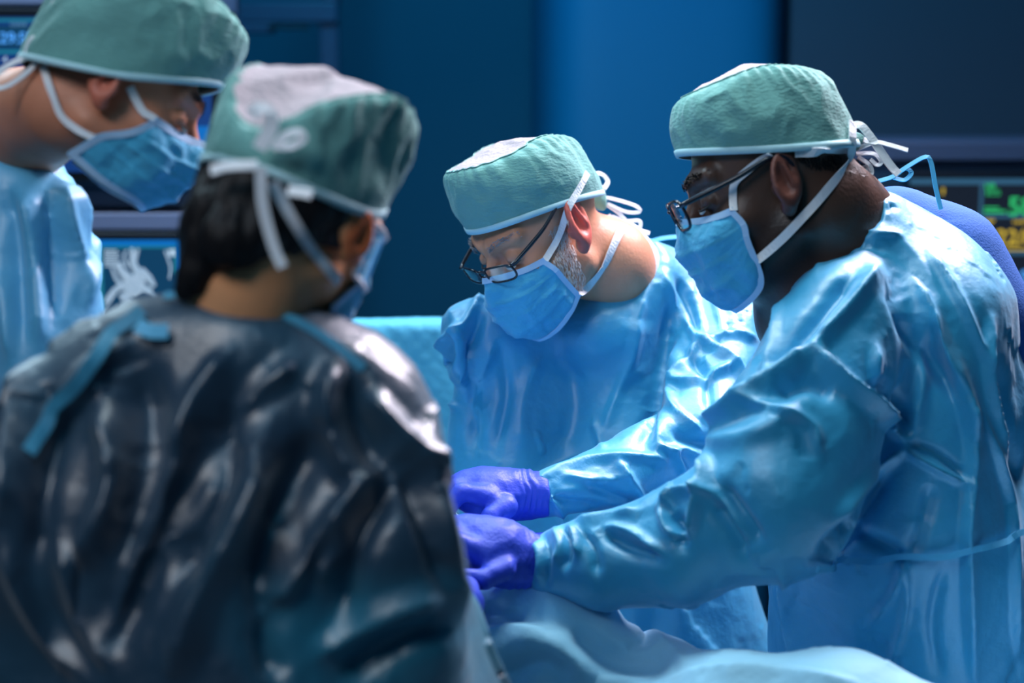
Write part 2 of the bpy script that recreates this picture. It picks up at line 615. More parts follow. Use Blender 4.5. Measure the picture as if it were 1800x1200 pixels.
def tape(name, bvh, pts, wpx, m, parent, off=0.002, n=30, thick=0.0012, face=0.3, widths=None):
    """tape laid over the surface below the given picture points; (x,y,d) points hang free at that depth"""
    pp, nn = [], []
    dlast = 2.0
    dense = []
    for i, q in enumerate(pts):
        if i and len(q) == 2 and not isinstance(q, np.ndarray):
            a = pts[i - 1]
            if isinstance(a, np.ndarray):
                ax, ay, _ = proj(a)
            elif len(a) == 2:
                ax, ay = a
            else:
                ax = None
            if ax is not None:
                for k in (1, 2, 3, 4):
                    dense.append((ax + (q[0] - ax) * k / 5, ay + (q[1] - ay) * k / 5))
        dense.append(q)
    for q in dense:
        if isinstance(q, np.ndarray) or len(q) == 3:
            p = q if isinstance(q, np.ndarray) else P(*q)
            tc = CAM - p
            nr = tc / np.linalg.norm(tc) + np.array([.15, .1, .75])
            nr /= np.linalg.norm(nr)
        else:
            p, nr = hit(bvh, q[0], q[1], off, dlast)
            if abs((p - CAM) @ FW - dlast) < 1e-9:
                continue
            tc = CAM - p
            tc /= np.linalg.norm(tc)
            nr = nr * (1 - face) + tc * face
        dlast = (p - CAM) @ FW
        pp.append(p)
        nn.append(nr)
    if len(pp) < 2:
        pp = [P(*pts[0][:2], 2.0), P(*pts[-1][:2], 2.0)]
        nn = [-FW, -FW]
    s = dlast / F
    if len(dense) > len(pts):       # ease out small kinks left by the surface
        A_ = np.array(pp)
        for _ in range(2):
            A_[1:-1] = A_[1:-1] * .5 + (A_[:-2] + A_[2:]) * .25
        pp = A_
    return ribbon(name, pp, nn, wpx * s, m, parent, n=n, thick=thick, widths=[w * s for w in widths] if widths else None)


# ------------------------------------------------------------------ cloth: folds pressed into a closed cloth volume
def stroke_disp(v, n, strokes):
    px, py, d = proj(v)
    tc = CAM - v
    tc /= np.linalg.norm(tc, axis=1)[:, None]
    facing = np.clip((np.einsum('ij,ij->i', n, tc) + 0.05) * 4, 0, 1)
    out = np.zeros(len(v))
    for kind, w, h, pts in strokes:
        pts = crom(pts, max(6, 4 * len(pts)))
        lo, hi = pts.min(0) - 3.5 * w, pts.max(0) + 3.5 * w
        sel = np.where((px > lo[0]) & (px < hi[0]) & (py > lo[1]) & (py < hi[1]) & (facing > 0))[0]
        if not len(sel):
            continue
        q = np.stack([px[sel], py[sel]], 1)
        best = np.full(len(sel), 1e9)
        sgn = np.zeros(len(sel))
        tt = np.zeros(len(sel))
        for i in range(len(pts) - 1):
            a, b = pts[i], pts[i + 1]
            ba = b - a
            t = np.clip(((q - a) @ ba) / (ba @ ba + 1e-9), 0, 1)
            r = q - a - t[:, None] * ba
            dd = np.linalg.norm(r, axis=1)
            m = dd < best
            best = np.where(m, dd, best)
            sgn = np.where(m, np.sign(ba[0] * r[:, 1] - ba[1] * r[:, 0]), sgn)
            tt = np.where(m, (i + t) / (len(pts) - 1), tt)
        x = best / w
        taper = np.clip(np.minimum(tt, 1 - tt) * 5 + 0.25, 0, 1)
        if kind == 'r':
            y = np.maximum(0, 1 - x / 1.6) ** 1.5
        elif kind == 'v':
            y = -np.exp(-x * x)
        elif kind == 'g':
            y = np.exp(-x * x)
        elif kind == 'f':      # overlap: gentle on the right-hand side of travel, steep on the left
            y = np.where(sgn > 0, np.exp(-x * 0.9), np.exp(-(x * 3.5) ** 2))
        out[sel] += y * h * 0.001 * taper * facing[sel]
    return out


def facets(v, n, coarse_idx, spacing, seed, tilt=.16, stretch=(1, 1, .6), clip=.005, ridge=1.0):
    """crumple the cloth into flat facets meeting in crisp creases; coarse_idx maps each vertex to one of the first verts"""
    rs = np.random.RandomState(seed)
    nc = coarse_idx.max() + 1
    c, cn = v[:nc], n[:nc]
    st = np.array(stretch)
    area = nc * 0.014 ** 2
    K = int(max(30, min(900, area / (spacing ** 2))))
    sd = rs.choice(nc, K, replace=False)
    sp = c[sd]
    sn = cn[sd] + rs.normal(size=(K, 3)) * tilt
    sn /= np.linalg.norm(sn, axis=1)[:, None]
    sp = sp + cn[sd] * rs.normal(size=(K, 1)) * .0015
    near = np.empty((nc, 9), int)
    for i in range(0, nc, 4000):
        dd = ((c[i:i + 4000, None] * st - sp[None] * st) ** 2).sum(-1)
        near[i:i + 4000] = np.argpartition(dd, 9, axis=1)[:, :9]
    nn = near[coarse_idx]
    H = np.empty((len(v), 9))
    for k in range(9):
        s_, m_ = sp[nn[:, k]], sn[nn[:, k]]
        den = np.einsum('ij,ij->i', n, m_)
        h = np.einsum('ij,ij->i', s_ - v, m_) / np.maximum(den, .35)
        H[:, k] = np.where(den > .35, h, .02)
    H.sort(axis=1)
    r = H[:, 0] * ridge + H[:, 1] * (1 - ridge)
    return np.clip(r, -clip, clip)


def buckle(v, q, gh, gv, iters, bend, goal, kick, seed, strokes=(), goal_t=.012, hold=None):
    """let cloth with slack in it buckle: edges want to be longer than the smooth form allows, a weak pull keeps the outline"""
    n = normals(v, q)
    e = np.concatenate([q[:, [0, 1]], q[:, [1, 2]], q[:, [2, 3]], q[:, [3, 0]]])
    e = np.unique(np.sort(e, 1), axis=0)
    ne = len(e)
    e = np.concatenate([e, q[:, [0, 2]], q[:, [1, 3]]])
    d = v[e[:, 1]] - v[e[:, 0]]
    L = np.linalg.norm(d, axis=1) + 1e-9
    vert = (d[:, 2] / L) ** 2
    slack = gh * (1 - vert) + gv * vert
    var = np.clip(1 + 1.2 * noise((v[e[:, 0]] + v[e[:, 1]]) / 2, 5, seed + 3), .3, 1.8)
    rest = L * (1 + slack * var * (1 if hold is None else (hold[e[:, 0]])))
    e1, e2 = e[:, 0], e[:, 1]
    m = len(v)
    cnt = np.bincount(e1, minlength=m) + np.bincount(e2, minlength=m)
    w = (1.7 / np.maximum(cnt, 1))[:, None]
    b1, b2 = e[:ne, 0], e[:ne, 1]
    bc = (np.bincount(b1, minlength=m) + np.bincount(b2, minlength=m))[:, None]

    def lap(x):
        o = np.empty_like(x)
        for a in range(3):
            o[:, a] = np.bincount(b1, x[b2, a], m) + np.bincount(b2, x[b1, a], m)
        return o / np.maximum(bc, 1) - x
    l0 = lap(v)
    x = v + n * (kick * noise(v * np.array([1, 1, .4]), 11, seed))[:, None]
    if len(strokes):
        x = x + n * stroke_disp(v, n, strokes)[:, None]
    for it in range(iters):
        d = x[e2] - x[e1]
        l = np.linalg.norm(d, axis=1) + 1e-9
        c = d * ((l - rest) / l * .5)[:, None]
        dx = np.empty_like(x)
        for a in range(3):
            dx[:, a] = np.bincount(e1, c[:, a], m) - np.bincount(e2, c[:, a], m)
        x = x + dx * w
        if bend:
            x = x + bend * (lap(x) - l0)
        g = v - x
        gn = np.einsum('ij,ij->i', g, n)[:, None] * n
        x = x + gn * goal + (g - gn) * goal_t
    return x


def make_gown(prims, lo, hi, h=0.014, levels=2, cuts=(), strokes=(), crumple=(2.2, 13, 0.8, 34), seed=1, carve=(), stretch=(1, 1, 0.55), base=0.004, fac=(), calm=None, slack=None):
    def fn(p):
        d = ev(prims, p)
        for c, nn, k in cuts:
            d = smax(d, (p - c) @ nn, k)
        for a, b, ra, rb in carve:
            d = smax(d, -s_cap(p, a, b, ra, rb), 0.006)
        return d
    v, q = nets(fn, lo, hi, h)
    v = relax(v, q, 1)
    ci = np.arange(len(v))
    for lv in range(levels):
        if slack:
            hold = None if calm is None else np.clip((np.linalg.norm(v - calm[0], axis=1) - calm[1]) / .08, .1, 1)
            sl = slack[lv]
            v = buckle(v, q, sl[0], sl[1], sl[2], sl[3], sl[4], sl[5], seed + lv * 5, strokes=[(k_, w_, h_ * .9, p_) for k_, w_, h_, p_ in strokes] if lv == 0 else (), hold=hold)
        v, q, src = subdivide(v, q, True)
        ci = ci[src]
        v = relax(v, q, 1 if slack else 2, 0.5)
    n = normals(v, q)
    ps = v * np.array(stretch)
    w = np.stack([noise(v, 6, 3), noise(v, 6, 4), noise(v, 6, 5)], 1) * 0.05
    a1, s1, a2, s2 = crumple
    r1 = 1 - 2.2 * np.abs(noise(ps + w, s1, seed))
    r2 = 1 - 2.2 * np.abs(noise(ps + w * 0.6, s2, seed + 1))
    amp = np.clip(0.6 + 1.5 * noise(v, 4, seed + 2), 0.15, 1.4)
    dsp = a1 * 0.001 * r1 * amp + a2 * 0.001 * r2 * amp + base * noise(v, 7, seed + 5)
    for (sp_, ti_, am_) in fac:
        dsp += am_ * facets(v, n, ci, sp_, seed * 7 + int(sp_ * 1000), ti_)
    if calm is not None:
        dsp *= np.clip((np.linalg.norm(v - calm[0], axis=1) - calm[1]) / .08, .12, 1)
    dsp *= np.clip((v[:, 2] - .8) / .2, .25, 1)
    dsp += stroke_disp(v, n, strokes) * (1.35 if slack else 1)
    v = v + n * dsp[:, None]
    v = relax(v, q, 1, 0.25)
    return v, q


# ------------------------------------------------------------------ heads
def head_local(p, es=1.0, sk=1.0, ez=0.0):
    """distance to a head facing +Y, crown +Z, origin between the ears"""
    q = p.copy()
    q[:, 0] = np.abs(q[:, 0])
    A = np.array
    d = s_ell(q, A([0, -.016, .030]), A([.0745, .094 * (.72 + .28 * sk), .078 * sk]))
    d = smin(d, s_ell(q, A([0, .030, -.038]), A([.061, .060, .080])), .03)
    d = smin(d, s_cap(q, A([.050, -.004, -.070]), A([.012, .074, -.104]), .018, .020), .025)
    d = smin(d, s_ell(q, A([0, .080, -.104]), A([.024, .020, .020])), .02)
    d = smin(d, s_ell(q, A([.042, .053, -.038]), A([.020, .022, .018])), .02)
    d = smin(d, s_cap(q, A([.008, .086, .018]), A([.046, .068, .020]), .011, .010), .014)
    d = smax(d, -s_ell(q, A([.033, .100, -.006]), A([.019, .020, .015])), .014)
    d = smin(d, s_ell(q, A([.032, .075, -.006]), A([.0145, .0135, .0125])), .003)
    d = smin(d, s_cap(q, A([0, .088, .004]), A([0, .113, -.036]), .0075, .0115), .010)
    d = smin(d, s_ell(q, A([.012, .101, -.041]), A([.0085, .011, .0085])), .006)
    d = smin(d, s_ell(q, A([0, .092, -.072]), A([.024, .013, .011])), .008)
    # eyelid crease
    d = smax(d, -s_cap(q, A([.018, .090, -.011]), A([.046, .079, -.012]), .0013, .0013), .002)
    # ear: shell leaning out from the skull, hollowed
    c, s = math.cos(0.45), math.sin(0.45)
    E = A([[c, s, 0], [-s, c, 0], [0, 0, 1]])
    th = 0.18
    E = E @ A([[1, 0, 0], [0, math.cos(th), -math.sin(th)], [0, math.sin(th), math.cos(th)]])
    q = (q - A([.078, -.004, -.014 + ez])) / es + A([.078, -.004, -.014])
    ear = s_ell(q, A([.079, -.010, -.014]), A([.0075, .0195, .031]), E)
    ear = smin(ear, s_ell(q, A([.075, -.002, -.042]), A([.007, .010, .011]), E), .006)
    ear = smax(ear, -s_ell(q, A([.0865, -.011, -.011]), A([.0085, .0125, .022]), E), .003)
    ear = smin(ear, s_cap(q, A([.079, .006, -.018]), A([.077, .004, -.026]), .004, .004), .003)
    ear = smin(ear, s_cap(q, A([.081, -.012, .004]), A([.081, -.016, -.022]), .003, .003), .004)
    return smin(d, ear * es, .004)


class Head:
    def __init__(s, pos, deg, scale=1.0, jaw=1.0, ear=1.0, dep=1.0):
        s.jaw = jaw
        s.dep = np.array([1.0, dep, 1.0])
        s.ear = ear
        s.sk = 1.0
        s.ez = 0.0
        s.c = np.array(pos)
        s.R = rot3(*[math.radians(a) for a in deg])
        s.s = scale

    def w(s, l):
        q = np.array(l, float).reshape(-1, 3) * s.s * s.dep
        q[:, 2] = np.where(q[:, 2] < 0, q[:, 2] * s.jaw, q[:, 2])
        return s.c + (s.R @ q.T).T.reshape(np.shape(l))

    def l(s, p):
        q = ((p - s.c) @ s.R) / s.s / s.dep
        q[..., 2] = np.where(q[..., 2] < 0, q[..., 2] / s.jaw, q[..., 2])
        return q


def make_body(root, H, prims, m, colfn, lo, hi, h=0.0028, name='body'):
    def fn(p):
        d = head_local(H.l(p), H.ear, H.sk, H.ez) * H.s
        return smin(d, ev(prims, p), .022)
    v, q = nets(fn, lo, hi, h)
    v = relax(v, q, 1, .5)
    col = colfn(H.l(v), v)
    o = add_mesh(name, v, q, m, root, col=col)
    return o


def grid_faces(nu, nv, closed=False):
    f = []
    for j in range(nv - 1):
        for i in range(nu if closed else nu - 1):
            f.append((j * nu + i, j * nu + (i + 1) % nu, (j + 1) * nu + (i + 1) % nu, (j + 1) * nu + i))
    return np.array(f)


def make_cap(root, H, band=(.048, .010, -.03), seam=(.66, .86, .80), top=(.118, .012, .03), dome=.012, bulge=(1.12, 1.08, 1.12), seed=1, pleats=34, pamp=.0034, size=1.0, back=1.0, wr=1.0, flat=0.0, notch=0.0):
    """side band gathered into a crown panel, with a bound lower edge; returns the cap parent and its parts"""
    cap = bpy.data.objects.new('surgical_cap', None)
    COL.objects.link(cap)
    cap.parent = root
    cap.matrix_parent_inverse = root.matrix_basis.inverted()
    nu, nv = 220, 46
    th = np.linspace(0, 2 * math.pi, nu, endpoint=False)
    t = np.linspace(0, 1, nv)
    TH, T = np.meshgrid(th, t)
    cs, sn = np.cos(TH), np.sin(TH)
    zf, zs, zb = band
    A0, B0 = .0815 * size, .104 * size

    def mixy(c, f, b):
        w = .5 + .5 * np.clip(c * 1.3, -1, 1)
        return f * w + b * (1 - w)
    z0 = zs + (zf - zb) / 2 * cs + ((zf + zb) / 2 - zs) * cs ** 2

    def ztop(c):
        return top[0] - np.where(c > 0, top[1], top[2]) * c ** 2 - notch * np.clip((-c - .80) / .2, 0, 1) ** 1.0

    def xy(c, s_, T):
        b0, b1, b2 = (1 - T) ** 2, 2 * T * (1 - T), T ** 2
        rx = b0 * 1.0 + b1 * bulge[1] + b2 * seam[0]
        ry = b0 * 1.0 + b1 * mixy(c, bulge[0], bulge[2]) + b2 * mixy(c, seam[1], seam[2])
        ry = ry * mixy(c, 1.0, back)
        return s_ * A0 * rx, c * B0 * ry - .012
    z2 = ztop(cs)
    b0, b1, b2 = (1 - T) ** 2, 2 * T * (1 - T), T ** 2
    z = b0 * z0 + b1 * (z2 - .004) + b2 * z2
    X, Y = xy(cs, sn, T)
    rad = np.stack([sn, cs, np.zeros_like(sn)], -1)
    pl = np.clip((T - .35) / .65, 0, 1) ** 1.3 * pamp * (np.abs(np.sin(TH * pleats / 2 + 2.2 * np.sin(3 * TH))) * 2 - 1)
    Q = np.stack([X, Y, z], -1).reshape(-1, 3)
    wv = np.stack([noise(Q, 18, seed), noise(Q, 18, seed + 2), noise(Q, 18, seed + 3)], 1) * .02
    wr1 = (1 - 2 * np.abs(noise((Q + wv) * np.array([1, 1, .55]), 30, seed))) * .0030 * wr
    wr2 = (1 - 2 * np.abs(noise((Q + wv) * np.array([1, 1, .7]), 75, seed + 6))) * .0006 * wr
    wr3 = noise(Q, 14, seed + 9) * .006 * wr
    env = np.clip(T.reshape(-1) * 6, 0, 1)
    Q = Q + rad.reshape(-1, 3) * (pl.reshape(-1) + (wr1 + wr2 + wr3) * env)[:, None]
    side = add_mesh('side_band', H.w(Q), grid_faces(nu, nv, True)[:, ::-1], M['cap'], cap)
    # crown panel
    nr = 22
    rho = np.linspace(1, 0.02, nr)
    TH2, RH = np.meshgrid(th, rho)
    c2, s2 = np.cos(TH2), np.sin(TH2)
    one = np.ones_like(RH)
    zc = ztop(c2) * RH + (top[0] - (top[1] + top[2]) * .10) * (1 - RH) + dome * (1 - RH ** 2)
    X2, Y2 = xy(c2, s2, one)
    X2 = X2 * RH
    Y2 = (Y2 + .012) * RH - .012
    Q2 = np.stack([X2, Y2, zc], -1).reshape(-1, 3)
    e2 = (1 - RH.reshape(-1)) ** .7
    Q2[:, 2] += ((1 - 2 * np.abs(noise(Q2, 30, seed + 4))) * .003 + noise(Q2, 14, seed + 5) * .008) * wr * e2
    ring = Q.reshape(nv, nu, 3)[-1]
    Q2 = Q2.reshape(nr, nu, 3)
    Q2[0] = ring + np.array([0, 0, .0006])
    Q2[1] = Q2[1] * .5 + (ring + np.array([0, 0, .002])) * .5
    Q2 = Q2.reshape(-1, 3)
    crown = add_mesh('crown_panel', H.w(Q2), grid_faces(nu, nr, True)[:, ::-1], M['crown'], cap)
    # seam piping
    rr = H.w(np.vstack([ring, ring[:1]]) + np.array([0, 0, .0008]))
    tube('seam_piping', rr[::2], .0011, M['cap'], cap, n=150, sides=5)
    # bound lower edge
    br = Q.reshape(nv, nu, 3)[0]
    k = 2
    lowr = br + rad[0] * .0016
    prof = [(.0, -.0015), (.0018, -.001), (.0022, .003), (.0018, .0070), (-.0006, .0075), (-.002, -.0015)]
    vv = np.concatenate([br + rad[0] * a + np.array([0, 0, b]) for a, b in prof])
    ff = []
    for j in range(len(prof)):
        for i in range(nu):
            j2 = (j + 1) % len(prof)
            ff.append((j * nu + i, j * nu + (i + 1) % nu, j2 * nu + (i + 1) % nu, j2 * nu + i))
    trim = add_mesh('edge_binding', H.w(vv), np.array(ff), M['trim'], cap)
    return cap, side, crown, trim


MASK_PTS = [
    [(0, .118, -.014), (.022, .098, -.021), (.046, .079, -.024), (.064, .058, -.024)],
    [(0, .131, -.040), (.028, .109, -.043), (.055, .083, -.044), (.071, .050, -.044)],
    [(0, .128, -.072), (.034, .107, -.072), (.057, .078, -.068), (.067, .044, -.063)],
    [(0, .120, -.106), (.034, .098, -.104), (.055, .068, -.094), (.063, .038, -.081)],
    [(0, .090, -.138), (.030, .078, -.133), (.049, .056, -.118), (.059, .032, -.100)]]


def make_mask(root, H, seed=1, pts=None, drop=0.0, grow=0.0):
    g = np.array(pts or MASK_PTS, float)
    full = np.concatenate([g[:, :0:-1] * np.array([-1, 1, 1]), g], axis=1)
    full[3:, 4 - 1, 2] -= drop
    rows = np.stack([crom(full[i], 61) for i in range(5)])
    nv = 41
    S = np.stack([crom(rows[:, j], nv) for j in range(61)], 1)
    V = S.reshape(-1, 3)
    q = grid_faces(61, nv)
    n = normals(V, q)
    if n[30 + 61 * 10][1] < 0:
        q = q[:, ::-1]
        n = -n
    u = np.tile(np.linspace(-1, 1, 61), nv)
    t = np.repeat(np.linspace(0, 1, nv), 61)
    pl = 0
    for k in (.30, .48, .66):
        x = (t - k) / .035
        pl = pl + np.where(x > 0, np.exp(-x), np.exp(-(x * 3) ** 2)) * .0028
    env = np.clip((1 - np.abs(u)) * 5, 0, 1) * np.clip(t * 8, 0, 1) * np.clip((1 - t) * 8, 0, 1)
    w = noise(V, 25, seed) * .007 + (1 - 2 * np.abs(noise(V, 45, seed + 3))) * .0025
    V = V + n * ((pl + w + grow) * env)[:, None]
    mk = add_mesh('face_mask', H.w(V), q, M['mask'], root)
    sol = mk.modifiers.new('thick', 'SOLIDIFY')
    sol.thickness = .0012
    sol.offset = -1
    G = V.reshape(nv, 61, 3)
    N = n.reshape(nv, 61, 3)
    W = lambda a: H.w(a)
    WN = lambda a: a @ H.R.T
    ribbon('top_binding', W(G[1] + N[1] * .001), WN(N[1]), .008, M['mask_edge'], mk, n=60)
    ribbon('bottom_binding', W(G[-2] + N[-2] * .001), WN(N[-2]), .007, M['mask_edge'], mk, n=60)
    for c in (1, 59):
        ribbon('side_binding', W(G[:, c] + N[:, c] * .001), WN(N[:, c]), .007, M['mask_edge'], mk, n=40)
    return mk


def make_eyes(body, H, brow_m, look=(0, .0, -.3), lashes=True):
    for sx in (-1, 1):
        # lash line along the lowered lid
        pts = [H.w((sx * x, y, z)) for x, y, z in [(.020, .0895, -.0105), (.027, .0925, -.0125), (.034, .0915, -.0135), (.041, .0865, -.0125), (.047, .079, -.0105)]]
        tube('eyelashes', pts, [.0004, .0012, .0013, .0012, .0004], M['hair_brown'], body, n=14, sides=5)
        pts = [H.w((sx * x, y, z)) for x, y, z in [(.022, .0905, -.014), (.028, .0918, -.0155), (.034, .0908, -.0162), (.040, .0868, -.0152)]]
        tube('eyeball', pts, [.0005, .0018, .0019, .0006], M['eye'], body, n=12, sides=6)
        # eyebrow of short hairs
        v, f = [], []
        for k in range(150):
            a = RNG.rand()
            x = .012 + .042 * a
            y = .0995 - .030 * a ** 1.8 - .002
            z = .016 + .008 * math.sin(a * 2.4) + (RNG.rand() - .5) * .008
            b = np.array([sx * x, y, z])
            dr = np.array([sx * .006, -.003 * a, .003 * (RNG.rand() - .2)]) * (1.2 - .3 * a)
            up = np.array([0, .001, .0007])
            i = len(v)
            v += [b - up, b + up, b + dr + np.array([0, .0012, 0])]
            f.append((i, i + 1, i + 2))
        add_mesh('eyebrow', H.w(np.array(v)), np.array(f), brow_m, body, smooth=False)


def make_glasses(root, H, half_w=.029, z0=-.014, y0=.112, lw=.0255, lh=.018, rim=.0016, earz=.014, tilt=.12, temple_r=.0022, ear_y=-.012, tw=.078):
    gl = bpy.data.objects.new('eyeglasses', None)
    COL.objects.link(gl)
    gl.parent = root
    gl.matrix_parent_inverse = root.matrix_basis.inverted()
    a = np.linspace(0, 2 * math.pi, 41)
    for sx in (-1, 1):
        cx = sx * (half_w + .004)
        ca, sa = np.cos(a), np.sin(a)
        x = np.sign(ca) * np.abs(ca) ** .55 * lw
        z = np.sign(sa) * np.abs(sa) ** .65 * lh
        y = y0 - (np.abs(cx + x) / .06) ** 2 * .012 + z * tilt
        loop = np.stack([cx + x, y, z0 + z], 1)
        tube('lens_rim', H.w(loop), rim, M['frame'], gl, n=64, sides=7)
        cen = np.array([[cx, y0 - (abs(cx) / .06) ** 2 * .012, z0]])
        v = np.vstack([loop[:-1], cen + np.array([[0, .001, 0]])])
        f = [(i, (i + 1) % 40, 40) for i in range(40)]
        add_mesh('lens', H.w(v), f, M['lens'], gl)
        hx = cx + sx * lw
        hy = y0 - (abs(hx) / .06) ** 2 * .012
        tube('temple_arm', [H.w(q) for q in [(hx, hy, z0 + .010), (hx + sx * .006, hy - .004, z0 + .011), (sx * tw, .045, (z0 + .01) * .5 + earz * .5), (sx * (tw + .002), ear_y + .012, earz), (sx * (tw + .001), ear_y - .006, earz - .006), (sx * (tw - .004), ear_y - .014, earz - .026)]],
             [temple_r * 1.1, temple_r * 1.3, temple_r * 1.15, temple_r, temple_r * .9], M['frame'], gl, n=36, sides=8)
    tube('bridge', [H.w(q) for q in [(-.0085, y0, z0 + .006), (0, y0 + .003, z0 + .009), (.0085, y0, z0 + .006)]], rim * 1.2, M['frame'], gl, n=12, sides=7)
    for sx in (-1, 1):
        tube('nose_pad', [H.w(q) for q in [(sx * .009, y0 - .002, z0 - .002), (sx * .010, y0 - .007, z0 - .007)]], .0016, M['frame'], gl, n=5, sides=6)
    return gl


def make_glove(root, prims, lo, hi, wrist, axis, label=None, seed=1, m='glove'):
    """hand in a thin glove: palm, four fingers and a thumb; the wrist end is rolled and creased"""
    def fn(p):
        return ev(prims, p)
    v, q = nets(fn, lo, hi, .0030)
    v = relax(v, q, 1, .5)
    v, q = subdivide(v, q)
    v = relax(v, q, 2, .5)
    n = normals(v, q)
    ax = np.array(axis, float)
    ax /= np.linalg.norm(ax)
    s = (v - wrist) @ ax      # distance from the wrist towards the fingers
    ring = np.exp(-((s - .012) / .022) ** 2)
    dsp = ring * .0009 * np.sin(s * 700 + 9 * noise(v, 26, seed)) * np.clip(.4 + 1.6 * noise(v, 30, seed + 9), -.2, 1.2) + .0009 * noise(v, 60, seed + 2)
    dsp += .0012 * (1 - 2 * np.abs(noise(v, 38, seed + 5))) * np.exp(-((s - .03) / .05) ** 2)
    v = v + n * dsp[:, None]
    o = add_mesh('glove', v, q, M[m], root)
    if label:
        lab(o, label)
    return o


def rest_hand(root, W, tip, r=.025, seed=1):
    """gloved hand lying relaxed, from the wrist towards the tip point"""
    W, tip = np.array(W), np.array(tip)
    ax = (tip - W) / np.linalg.norm(tip - W)
    sd = np.cross(ax, [0, 0, 1.0])
    sd /= np.linalg.norm(sd)
    dn = np.cross(sd, ax)
    dn = dn * np.sign(-dn[2])
    q = lambda a, b, c: W + ax * a + sd * b + dn * c
    pr = [('cap', q(-.012, 0, 0), q(.03, 0, 0), r, r, .01)]
    for i in range(4):
        b = -.032 + .021 * i
        L = (.036, .042, .040, .030)[i]
        pr += [('cap', q(.02, b * .7, 0), q(.082, b, .002), .017, .0125, .012), ('cap', q(.082, b, .002), q(.082 + L, b * 1.08, .010), .0115, .0105, .003),
               ('cap', q(.082 + L, b * 1.08, .010), q(.082 + L * 1.5, b * 1.05, .036), .0100, .0085, .003)]
    pr += [('cap', q(.020, -.028, .008), q(.055, -.052, .022), .015, .012, .008), ('cap', q(.055, -.052, .022), q(.082, -.050, .034), .0115, .0095, .003)]
    c = W + ax * .06
    return make_glove(root, pr, c - .13, c + .13, W, ax, seed=seed)


def hairs(name, bvh, poly, count, length, direction, m, parent, w=.0007, jit=.5, off=.0002, bias=None):
    """short hairs rooted on the skin inside a picture polygon"""
    poly = np.array(poly, float)
    lo, hi = poly.min(0), poly.max(0)
    v, f = [], []
    tries = 0
    dr = np.array(direction, float)
    dr /= np.linalg.norm(dr)
    while len(f) < count and tries < count * 6:
        tries += 1
        x, y = lo + RNG.rand(2) * (hi - lo)
        ins = False
        j = len(poly) - 1
        for i in range(len(poly)):
            if (poly[i][1] > y) != (poly[j][1] > y) and x < (poly[j][0] - poly[i][0]) * (y - poly[i][1]) / (poly[j][1] - poly[i][1]) + poly[i][0]:
                ins = not ins
            j = i
        if not ins:
            continue
        p, nr = hit(bvh, x, y, off)
        dd = dr + RNG.normal(size=3) * jit * .5
        dd = dd - nr * (dd @ nr) * .9
        dd /= np.linalg.norm(dd) + 1e-9
        L = length * (.6 + .8 * RNG.rand())
        s = np.cross(dd, nr)
        s /= np.linalg.norm(s) + 1e-9
        i = len(v)
        mid = p + dd * L * .5 + nr * L * .22
        tip = p + dd * L + nr * L * .18
        v += [p - s * w / 2, p + s * w / 2, mid + s * w / 2, mid - s * w / 2, tip]
        f += [(i, i + 1, i + 2, i + 3), (i + 3, i + 2, i + 4)]
    o = add_mesh(name, v, f, m, parent, smooth=False)
    o['kind'] = 'stuff'
    return o


# ================================================================== SETTING
def build_room():
    struct(box('floor', (-3.2, -1.5, -.05), (3.2, 5.4, 0), M['floor']))
    struct(box('ceiling', (-3.2, -1.5, 3.1), (3.2, 5.4, 3.15), M['ceiling']))
    struct(box('wall_back', (-3.2, 5.3, 0), (3.2, 5.4, 3.1), M['wall']))
    struct(box('wall_left', (-3.3, -1.5, 0), (-3.2, 5.4, 3.1), M['wall']))
    struct(box('wall_right', (3.2, -1.5, 0), (3.3, 5.4, 3.1), M['wall']))
    struct(box('wall_front', (-3.2, -1.6, 0), (3.2, -1.5, 3.1), M['wall']))
    # curved blue pillar
    d = 4.6
    xl, xr = P(938, 200, d)[0], P(1412, 200, d)[0]
    cx, rx = (xl + xr) / 2, (xr - xl) / 2
    yc = 5.3
    n = 40
    a = np.linspace(math.pi, 0, n)
    rc = .10
    v = []
    for z in (0, 3.1):
        for t in a:
            c, s = math.cos(t), math.sin(t)
            v.append((cx + rx * np.sign(c) * abs(c) ** .28, yc - .62 * abs(s) ** .6, z))
    f = [(i, i + 1, n + i + 1, n + i) for i in range(n - 1)]
    struct(add_mesh('trim_1', v, f, M['pillar']))
    # slate wall panel right of the pillar
    struct(box('trim_2', (xr - .02, 4.75, 0), (3.2, 4.85, 3.1), M['slate']))


build_room()


def flat(name, px0, py0, px1, py1, yw, m, parent, th=.002):
    """thin upright panel in the world plane y = yw spanning the picture box"""
    def at(px, py):
        r = P(px, py, 1) - CAM
        t = yw / r[1]
        return CAM + r * t
    a, b = at(px0, py1), at(px1, py0)
    return box(name, (a[0], yw, a[2]), (b[0], yw + th, b[2]), m, parent)


def at_y(px, py, yw):
    r = P(px, py, 1) - CAM
    return CAM + r * (yw / r[1])


def text(name, s, px, py, hpx, yw, m, parent, bold=True):
    """screen lettering: cap height hpx with its lower left corner at the picture point"""
    cu = bpy.data.curves.new('t', 'FONT')
    cu.body = s
    cu.size = 1
    if bold:
        cu.offset = .012
    cu.extrude = .002
    o = bpy.data.objects.new('t', cu)
    COL.objects.link(o)
    me = bpy.data.meshes.new_from_object(o.evaluated_get(bpy.context.evaluated_depsgraph_get()))
    bpy.data.objects.remove(o)
    n = len(me.vertices)
    co = np.empty(n * 3, np.float32)
    me.vertices.foreach_get('co', co)
    co = co.reshape(-1, 3)
    p = at_y(px, py, yw)
    k = hpx / F * yw / .7
    w = np.stack([p[0] + co[:, 0] * k, np.full(n, yw) - co[:, 2] * .3, p[2] + co[:, 1] * k], 1)
    f = [tuple(q.vertices) for q in me.polygons]
    bpy.data.meshes.remove(me)
    return add_mesh(name, w, f, m, parent, smooth=False)


